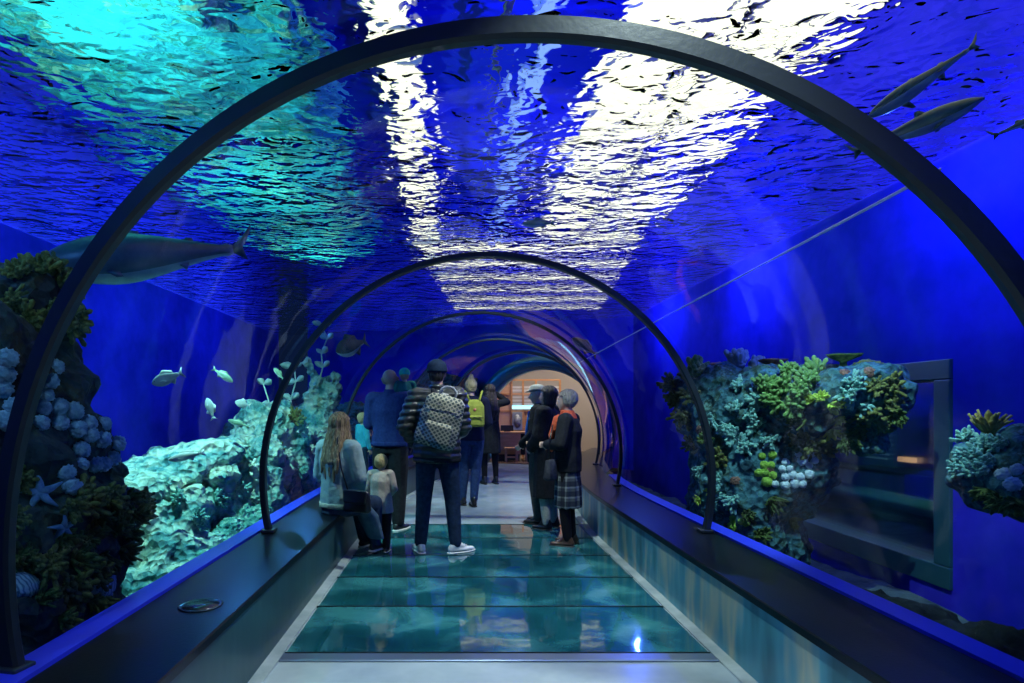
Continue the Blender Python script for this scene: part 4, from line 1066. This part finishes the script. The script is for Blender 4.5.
# child held in front of him with green cap
person('small child in a teal green knit cap, held close by the bald person', (-.60, 6.86, .93), .3, .90,
       top=dict(mat=clothmat('green_fleece', (.02, .2, .16)), g=.03, hem=.86), bottom=dict(kind='trousers', mat=blk, g=.02),
       shoes=dict(mat=bshoe, sole=sole_k), hair=dict(kind='short', mat=hairmat('fair_child_hair', (.55, .38, .18), (.7, .52, .28)), e=.0, hat='beanie', hatmat=clothmat('teal_knit', (.02, .45, .32), (.05, .7, .4), 12, 1.0)),
       skin=M_skin2, arms=('low_front', 'low_front'), child=True)
# child on the bench
person('small fair child in a cyan top standing on the left bench beside the bald person', (-1.14, 7.25, LED), -.9, .87,
       top=dict(mat=clothmat('cyan_cotton', (.04, .4, .5)), g=.03, hem=.86, name='shirt'), bottom=dict(kind='trousers', mat=jean, g=.02),
       shoes=dict(mat=bshoe, sole=sole_k), hair=dict(kind='short', mat=bpy.data.materials['fair_child_hair']), skin=M_skin2, arms=('low_front', 'down'), child=True)
# 6 yellow backpack
p6, Y6 = gp(471, 505)
L6 = [((-.09, 0, .90), (-.09, .03, .49), (-.12, -.02, .085)), ((.09, 0, .90), (.07, .01, .49), (.02, -.14, .085))]
person('fair-haired person with a topknot, navy jacket and blue jeans, wearing the yellow backpack', p6, .1, 1.80,
       top=dict(mat=clothmat('navy_jacket', (.012, .016, .05)), g=.035, hem=.90, collar=.02), bottom=dict(kind='trousers', mat=clothmat('blue_denim', (.012, .03, .10), (.02, .05, .15), 25), g=.012, fit=1.0),
       shoes=dict(mat=bshoe, sole=sole_k, high=.03, turn=(.5, .1)), hair=dict(kind='topknot', mat=hairmat('blond_hair', (.5, .40, .2), (.75, .62, .36))), skin=M_skin2, arms=('fold', 'low_front'), legs=L6)
# 7 dark dress
p7, Y7 = gp(490, 484)
person('dark-haired person in a black knee-length dress, one elbow raised', p7, .25, 1.80,
       top=dict(mat=blk, g=.02, hem=.55, flare=1.12, name='dress'), bottom=dict(kind='tights', mat=clothmat('black_tights', (.008, .008, .012)), g=.004),
       shoes=dict(mat=bshoe, sole=sole_k, high=.04), hair=dict(kind='long', mat=hairmat('dark_brown_hair', (.015, .01, .008), (.04, .025, .02))), arms=('low_front', 'raised'))
# 8 cap man
person('person in a grey flat cap, black jacket and bright blue shirt, facing left', (.99, 7.25, 0), 1.25, 1.66,
       top=dict(mat=blk, g=.04, hem=.78, collar=.02, shirt=clothmat('bright_blue_cotton', (.03, .2, .75))), bottom=dict(kind='trousers', mat=clothmat('grey_twill', (.10, .10, .09)), g=.02, fit=1.1),
       shoes=dict(mat=bshoe, sole=sole_k), hair=dict(kind='short', mat=hairmat('white_hair', (.35, .35, .33), (.55, .55, .52)), e=.004, hat='flat', hatmat=clothmat('grey_tweed', (.22, .23, .22), (.35, .36, .34), 90)), skin=M_skin2,
       arms=('low_front', 'down'), headturn=.25, nod=.12)
# 9 black coat with bob
p9, Y9 = gp(549, 529)
person('dark-haired person in a long black coat and pale trousers, left of the red scarf', p9, .95, 1.63,
       top=dict(mat=blk, g=.055, hem=.40, flare=1.1, collar=.03, name='coat'), bottom=dict(kind='trousers', mat=clothmat('pale_grey_trousers', (.42, .46, .40)), g=.006, fit=1.1),
       shoes=dict(mat=bshoe, sole=sole_k, high=.05), hair=dict(kind='bob', mat=hairmat('dark_bob_hair', (.02, .016, .014), (.06, .045, .035)), e=.012), arms=('low_front', 'fold'), headturn=.1)
# 10 red scarf
pt, Y10 = gp(568, 545)
plaid_m, nt, out = new_mat('dark_plaid_wool')
bb = N(nt, 'BsdfPrincipled'); bb.inputs['Roughness'].default_value = .9; tc = N(nt, 'TexCoord'); sep = N(nt, 'SeparateXYZ'); nt.links.new(tc.outputs['Object'], sep.inputs[0])
def stripe(sock, n, w, ph=0.0):
    a = N(nt, 'Math', operation='MULTIPLY_ADD'); a.inputs[1].default_value = n; a.inputs[2].default_value = ph; nt.links.new(sock, a.inputs[0])
    f_ = N(nt, 'Math', operation='FRACT'); nt.links.new(a.outputs[0], f_.inputs[0])
    l_ = N(nt, 'Math', operation='LESS_THAN'); l_.inputs[1].default_value = w; nt.links.new(f_.outputs[0], l_.inputs[0]); return l_.outputs[0]
def plus(a, b):
    m_ = N(nt, 'Math', operation='ADD'); nt.links.new(a, m_.inputs[0]); nt.links.new(b, m_.inputs[1]); return m_.outputs[0]
axy = N(nt, 'Math', operation='ADD'); nt.links.new(sep.outputs[0], axy.inputs[0]); nt.links.new(sep.outputs[1], axy.inputs[1])
tot = plus(plus(stripe(sep.outputs[2], 9, .16), stripe(axy.outputs[0], 9, .16)), plus(stripe(sep.outputs[2], 9, .5, .3), stripe(axy.outputs[0], 9, .5, .3)))
dv = N(nt, 'Math', operation='DIVIDE'); dv.inputs[1].default_value = 4; nt.links.new(tot, dv.inputs[0])
nt.links.new(ramp(nt, dv.outputs[0], [(0, (.008, .012, .03)), (.3, (.02, .03, .05)), (.55, (.09, .11, .12)), (.9, (.3, .33, .33))]), bb.inputs['Base Color']); nt.links.new(bb.outputs[0], out.inputs['Surface'])
pw = person('grey-haired person in a red scarf, black jacket and dark plaid skirt', pt, 1.15, 1.56,
       top=dict(mat=clothmat('black_wool', (.012, .014, .018), (.02, .024, .03), 40), g=.045, sg=.035, hem=.84, collar=.0), bottom=dict(kind='tights', mat=bpy.data.materials['black_tights'], g=.01, skirt=dict(hem=.44, w=.20, mat=plaid_m)),
       shoes=dict(mat=pmat('brown_leather', (.10, .05, .03), .3, spec=.6), sole=sole_k, high=.02, laces=pmat('pale_lace', (.4, .35, .3), .7)), hair=dict(kind='short', mat=hairmat('silver_hair', (.30, .28, .24), (.62, .58, .5)), e=.024), skin=M_skin2, arms=('front', 'front'), headturn=.1)
b = bmesh.new(); lofts(b, [disc(1.44, .115, .10, -.01), disc(1.475, .10, .095, 0), disc(1.53, .075, .078, .01)])
hull(b, [((.02, .12, 1.44), (.06, .03, .05)), ((-.0, .19, 1.10), (.05, .022, .05))]); hull(b, [((.10, .10, 1.43), (.05, .05, .05)), ((.13, .165, 1.22), (.05, .03, .05))]); hull(b, [((-.10, .10, 1.43), (.05, .05, .05)), ((-.10, .17, 1.24), (.05, .03, .05))])
sc = fuse('scarf', b, clothmat('coral_red_wool', (.62, .09, .04), (.75, .16, .08), 30, 1.0), pw, voxel=.01, smooth=1)
# 1 sitting woman (seat height .45; body built standing, hips lowered by the root's height)
sit = LED - .80 * .93
L1 = [((-.09, 0, .87), (-.09, .40, .84), (-.08, .50, .44)), ((.09, 0, .87), (.11, .42, .84), (.10, .44, .43))]
den = clothmat('pale_blue_denim', (.20, .30, .34), (.32, .42, .42), 8, 1.0)
p1 = person('long-haired person in a pale denim jacket sitting on the left bench, back to the view', (-1.06, 5.40, sit), -.5, 1.63,
       top=dict(mat=den, g=.05, sg=.035, hem=.86, collar=.02, band=clothmat('cream_cotton', (.5, .48, .4))), bottom=dict(kind='trousers', mat=clothmat('slate_blue_cotton', (.015, .03, .06), (.03, .05, .10), 12), g=.02, fit=1.05),
       shoes=dict(mat=bshoe, sole=sole_w), hair=dict(kind='long', mat=hairmat('light_brown_hair', (.10, .06, .03), (.50, .34, .18)), e=.016), skin=M_skin2, arms=('low_front', 'low_front'), legs=L1, seat=True)
b = bmesh.new(); lofts(b, [disc(.50, .10, .05, .36, .17), disc(.75, .12, .09, .25, .15), disc(.98, .10, .12, .02, .10)])
fuse('coat_tail', b, clothmat('dusty_blue_cloth', (.05, .09, .16), (.10, .16, .22), 10, .8), p1, voxel=.012, smooth=2)
# 2 toddler
p2, Y2 = gp(381, 552)
person('toddler in a beige hoodie and black trousers standing beside the sitting person', p2, -.15, .93,
       top=dict(mat=clothmat('beige_fleece', (.42, .34, .32), (.5, .42, .38), 30), g=.05, sg=.03, hem=.72, flare=1.1, name='hoodie'), bottom=dict(kind='trousers', mat=blk, g=.02, fit=1.1),
       shoes=dict(mat=bshoe, sole=sole_w), hair=dict(kind='short', mat=bpy.data.materials['fair_child_hair'], e=.016), skin=M_skin2, arms=('low_front', 'low_front'), child=True)

# ---- bags
def check_mat():
    m, nt, out = new_mat('checked_canvas'); L = nt.links.new
    b = N(nt, 'BsdfPrincipled'); b.inputs['Roughness'].default_value = .6
    tc = N(nt, 'TexCoord'); mp = N(nt, 'Mapping'); mp.inputs['Rotation'].default_value = (0, R(45), 0); L(tc.outputs['Object'], mp.inputs[0])
    sp = N(nt, 'SeparateXYZ'); L(mp.outputs[0], sp.inputs[0]); res = []
    for k in (0, 2):
        a = N(nt, 'Math', operation='MULTIPLY'); a.inputs[1].default_value = 34; L(sp.outputs[k], a.inputs[0])
        f_ = N(nt, 'Math', operation='FRACT'); L(a.outputs[0], f_.inputs[0]); g_ = N(nt, 'Math', operation='LESS_THAN'); g_.inputs[1].default_value = .3; L(f_.outputs[0], g_.inputs[0]); res.append(g_.outputs[0])
    ad = N(nt, 'Math', operation='MAXIMUM'); L(res[0], ad.inputs[0]); L(res[1], ad.inputs[1])
    c = ramp(nt, ad.outputs[0], [(0, (.04, .06, .055)), (1, (.42, .39, .28))])
    # one broad blue diagonal band woven into the canvas
    w = N(nt, 'Math', operation='COMPARE'); w.inputs[1].default_value = .02; w.inputs[2].default_value = .035; L(sp.outputs[0], w.inputs[0])
    mx = N(nt, 'Mix', data_type='RGBA', blend_type='MULTIPLY'); L(w.outputs[0], mx.inputs[0]); L(c, mx.inputs[6]); mx.inputs[7].default_value = (.25, .5, 1, 1)
    L(mx.outputs[2], b.inputs['Base Color']); L(b.outputs[0], out.inputs['Surface']); return m
M_chk = check_mat()
bag = thing('backpack', 'large checked canvas backpack on the back of the person in the puffer jacket', 'backpack', (pf.x - .02, pf.y - .31, 1.04)); bag.rotation_euler = (0, R(15), 0); bag.scale = (1.12, 1.05, 1.0)
b = bmesh.new(); lofts(b, [disc(.0, .16, .07), disc(.04, .185, .085), disc(.30, .18, .09), disc(.43, .165, .075), disc(.475, .13, .05)])
fuse('body', b, M_chk, bag, voxel=.012, smooth=3, post=lambda p, n: p + n * .008 * noise.noise(p * 9))
b = bmesh.new(); lofts(b, [disc(.04, .125, .03, -.075), disc(.20, .125, .03, -.078), disc(.225, .11, .02, -.07)]); fuse('front_pocket', b, M_chk, bag, voxel=.01, smooth=2)
b = bmesh.new(); tube(b, [(-.06, 0, .455), (-.055, 0, .53), (-.02, 0, .56), (.03, 0, .56), (.065, 0, .53), (.07, 0, .455)], .011, 8); obj('handle', b, pmat('pale_strap', (.3, .32, .36), .6), bag)
b = bmesh.new(); tube(b, [(-.175, -.01, .36), (-.12, -.078, .375), (0, -.096, .38), (.12, -.078, .375), (.175, -.01, .36)], .004, 6); obj('zip', b, pmat('dull_zip', (.2, .2, .17), .4), bag)
for s in (-1, 1):
    b = bmesh.new(); tube(b, [(s * .10, .05, .42), (s * .13, .16, .50), (s * .13, .30, .46)], .018, 8); obj('strap', b, blk, bag)
M_yel = clothmat('yellow_green_canvas', (.38, .42, .07), (.30, .34, .06), 30)
yb = thing('backpack', 'small yellow green backpack on the fair-haired person', 'backpack', (p6.x + .04, p6.y - .24, 1.13), .1)
b = bmesh.new(); lofts(b, [disc(0, .135, .05), disc(.03, .15, .065), disc(.28, .145, .065), disc(.35, .10, .045), disc(.37, .06, .03)])
fuse('body', b, M_yel, yb, voxel=.01, smooth=3)
b = bmesh.new(); lofts(b, [disc(.02, .11, .03, -.06), disc(.13, .11, .03, -.062), disc(.15, .10, .02, -.055)]); fuse('front_pocket', b, M_yel, yb, voxel=.01, smooth=2)
b = bmesh.new(); tube(b, [(-.11, -.095, .12), (0, -.1, .125), (.11, -.095, .12)], .006, 6); obj('zip', b, blk, yb)
b = bmesh.new(); lathe(b, [(.022, 0), (.022, .004)], 16); bmesh.ops.rotate(b, verts=b.verts, cent=(0, 0, 0), matrix=Matrix.Rotation(R(90), 3, 'X')); o = obj('badge', b, pmat('badge_red', (.5, .12, .08), .5), yb); o.location = (0, -.062, .23)
for s in (-1, 1):
    b = bmesh.new(); tube(b, [(s * .06, -.01, .33), (s * .09, -.0, .42), (s * .12, .07, .49), (s * .12, .18, .46)], .016, 8); obj('strap', b, M_yel, yb)
M_blkl = pmat('black_bag_leather', (.01, .011, .014), .3)
hb = thing('shoulder_bag', 'black shoulder bag with a thin strap at the hip of the sitting person', 'handbag', (-.86, 5.17, .52), -.5)
b = bmesh.new(); hull(b, [((-.11, 0, 0), (.03, .04, .03)), ((.11, 0, 0), (.03, .04, .03)), ((-.10, 0, .14), (.03, .03, .02)), ((.10, 0, .14), (.03, .03, .02))]); obj('pouch', b, M_blkl, hb)
b = bmesh.new(); hull(b, [((-.10, -.035, .15), (.03, .01, .02)), ((.10, -.035, .15), (.03, .01, .02)), ((-.09, -.04, .07), (.03, .01, .02)), ((.09, -.04, .07), (.03, .01, .02))]); obj('flap', b, M_blkl, hb)
b = bmesh.new(); tube(b, [(-.10, .0, .15), (-.16, -.02, .35), (-.22, .0, .60), (-.22, .10, .72)], .007, 6); obj('strap', b, M_blkl, hb)
hg = thing('shoulder_bag', 'dark bag hanging at the hip of the person with the red scarf', 'handbag', (pt.x - .17, pt.y - .10, .70), .85)
b = bmesh.new(); hull(b, [((-.10, 0, 0), (.03, .045, .03)), ((.10, 0, 0), (.03, .045, .03)), ((-.08, 0, .16), (.03, .03, .02)), ((.08, 0, .16), (.03, .03, .02))]); obj('pouch', b, clothmat('dark_bag_cloth', (.03, .035, .05), (.08, .09, .11), 14), hg)
b = bmesh.new(); tube(b, [(-.08, 0, .17), (-.06, .0, .35), (.0, .0, .52)], .008, 6); obj('strap', b, M_blkl, hg)
# ================================================================= light and camera
for i, n in enumerate(('nearest', 'second', 'third', 'fourth', 'farthest')):
    panel(2.2, 1.4 + 3.3 * i, 1.0, 3.1, '%s panel in the wide bright row over the coral rock side, inner file' % n)
    panel(3.42, 1.4 + 3.3 * i, 1.1, 3.1, '%s panel in the wide bright row over the coral rock side, outer file' % n)
    panel(-.66, 1.4 + 3.3 * i, .45, 3.1, '%s panel in the narrow bright row left of the middle' % n)
for i, n in enumerate(('nearest', 'second', 'third', 'fourth', 'fifth', 'farthest')):  # glowing bars added to put bright flecks on the far water
    t = thing('ceiling_fleck_bar', '%s of the added glowing bars hung low over the water toward the exit' % n, 'light bar', (1.05 + .12 * i, 9.3 + .95 * i, 3.86 - .03 * i), group='glowing bars added low over the water')
    b = bmesh.new(); bevel_box(b, -1.75, 1.75, -.17, .17, 0, .06, .01); obj('housing', b, M_case, t, smooth=False)
    b = bmesh.new(); box(b, -1.7, 1.7, -.14, .14, -.02, 0); obj('diffuser', b, M_lamp, t, smooth=False)
    for x in (-1.5, 1.5):
        b = bmesh.new(); tube(b, [(x, 0, .05), (x, 0, ZC - 3.86 + .03 * i)], .01, 6); obj('hanger', b, M_case, t)
t = thing('ceiling_warm_panel', 'added dim warm panel hung beside the turquoise rockwork, warming the ripples', 'light', (-1.28, 2.6, 4.3))  # glowing panel added for warm highlights in the ripples
b = bmesh.new(); bevel_box(b, -.22, .22, -1.3, 1.3, 0, .07, .01); obj('housing', b, M_case, t, smooth=False)
b = bmesh.new(); box(b, -.18, .18, -1.25, 1.25, -.02, 0); obj('diffuser', b, emat('warm_diffuser', (1, .72, .42), .9), t, smooth=False)
for y in (-1.1, 1.1):
    b = bmesh.new(); tube(b, [(0, y, .06), (0, y, ZC - 4.3)], .01, 6); obj('hanger', b, M_case, t)
M_tube = emat('blue_tube', (.25, .42, 1), 1.2)
t = thing('ceiling_streak_tube', 'long dim blue tube added above the water, along the middle, for a pale streak', 'light', (.88, 7.5, ZC - .01))  # glowing tube added for the pale blue streak in the water
b = bmesh.new(); box(b, -.14, .14, -7, 7, -.06, 0); obj('housing', b, M_case, t, smooth=False)
b = bmesh.new(); tube(b, [(0, -6.9, -.12), (0, 6.9, -.12)], .09, 12); obj('tube', b, M_tube, t)
b = bmesh.new(); tube(b, [(.42, YB + .4, ZC - .35), (.42, 4, ZC - .4), (.42, 9, ZC - .38), (.42, 15, ZC - .35)], .035, 8)
tag(obj('ceiling_cable', b, M_dk), 'dark cable strung above the water along the middle of the vault', 'cable')
# rock added above the left pool; its mottled colours stand in for reef reflections
M_can = rockmat('reef_reflection_rock', [(.3, (.005, .05, .08)), (.42, (.02, .30, .32)), (.5, (.05, .55, .50)), (.56, (.02, .18, .12)), (.62, (.25, .55, .35)), (.7, (.55, .45, .2)), (.8, (.9, .9, .75))], 1.6, bdist=.06, bscale=5)
rock('ceiling_reflection_rock', [[((-3.3, 1.0, 4.95), (1.85, 2.6, .25)), ((-3.15, 6.5, 4.95), (1.9, 3.0, .3))], [((-3.1, 6.5, 4.9), (1.8, 2.5, .3)), ((-3.0, 12, 4.9), (1.6, 2.5, .3))]],
     M_can, 'added turquoise rockwork above the water at the left, colouring the ripples', voxel=.08, amp=.25, s=1.3, seed=90)

def lamp(name, kind, loc, energy, color, target=None, size=.0, angle=60, blend=.6):
    l = bpy.data.lights.new(name, kind); l.energy = energy; l.color = color
    if kind == 'AREA': l.size = size
    else: l.shadow_soft_size = size
    if kind == 'SPOT': l.spot_size = R(angle); l.spot_blend = blend
    o = bpy.data.objects.new(name, l); COL.objects.link(o); o.location = loc
    if target is not None: o.rotation_euler = (Vector(target) - Vector(loc)).to_track_quat('-Z', 'Y').to_euler()
    return o
# unseen blue point lights added under the surface to brighten the tank
for y in (-1.5, 2, 5.5, 9, 12.5):
    lamp('tank_fill', 'POINT', (3.5, y - .8, 3.25), 30 if y < 4 else 95, (.05, .12, 1.0))
    lamp('tank_fill', 'POINT', (-3.2, y, 3.2), 50 if y < 4 else 80, (.06, .30, 1.0))
lamp('reef_spot', 'SPOT', (-2.4, 5.0, 3.35), 520, (.36, .96, .9), (-3.0, 6.5, .3), angle=100)
lamp('coral_fill', 'SPOT', (2.1, 3.4, 3.3), 330, (.6, .95, 1), (2.7, 4.6, 1.0), angle=60)  # unseen light added to brighten the big coral rock
# unseen lights added above the water to colour ceiling and rockwork
for y in (1, 5, 9, 13):
    lamp('hall_blue_fill', 'POINT', (.9, y, 4.2), 150, (.03, .06, 1.0))
    lamp('hall_cyan_fill', 'POINT', (-3, y, 3.85), 165, (.35, .95, 1))
for y in (1.2, 3.0, 4.9, 7.2, 9.8):
    lamp('tunnel_fill', 'SPOT', (cx(y) + .3, y, 3.35), 260 if y > 2 else 300, (.86, 1, .92), (cx(y), y + .4, 0), angle=75, size=.03)  # unseen overhead light added to brighten floor and visitors
lamp('left_rock_fill', 'SPOT', (-1.9, 1.2, 3.2), 60, (.3, .65, 1), (-2.3, 3.0, 1.0), angle=60)  # unseen light added to bring out the dark reef rock
lamp('sign_fill', 'SPOT', (XR + 1.9, 9.6, 2.6), 60, (.6, 1, .95), (XR + 3.2, 10.4, .7), angle=45)  # unseen light added so the sign shows up
W = bpy.data.worlds.new('w'); SC.world = W; W.use_nodes = True
W.node_tree.nodes['Background'].inputs[0].default_value = (.03, .08, .3, 1); W.node_tree.nodes['Background'].inputs[1].default_value = .1

cam = bpy.data.cameras.new('cam'); co = bpy.data.objects.new('camera', cam); COL.objects.link(co)
co.location = (0, 0, EYE); co.rotation_euler = (R(90), 0, 0)
cam.sensor_width = 36; cam.lens = F / 1024 * 36; cam.shift_x = (512 - VX) / 1024; cam.shift_y = (VY - 341.5) / 1024
cam.clip_start = .05
SC.camera = co
SC.view_settings.view_transform = 'Standard'; SC.view_settings.look = 'None'; SC.view_settings.gamma = 1; SC.view_settings.exposure = 0.0
SC.view_settings.use_curve_mapping = False
cy = SC.cycles
cy.caustics_reflective = False; cy.caustics_refractive = False; cy.use_denoising = True
cy.max_bounces = 8; cy.transparent_max_bounces = 12; cy.glossy_bounces = 5; cy.transmission_bounces = 6; cy.diffuse_bounces = 2
cy.sample_clamp_indirect = 4
lamp('viewing_room_lamp', 'SPOT', (XR + 1.5, 6.8, 2.6), 110, (.4, .95, .9), (XR + 1.3, 6.6, 0), size=.1, angle=80)
lamp('room_lamp', 'AREA', (2.6, 16.6, 3.5), 120, (1, .85, .68), (2.6, 16.9, 0), size=2.0)
lamp('room_lamp', 'AREA', (4.6, 17.2, 3.5), 70, (1, .85, .68), (4.6, 17.2, 0), size=1.5)
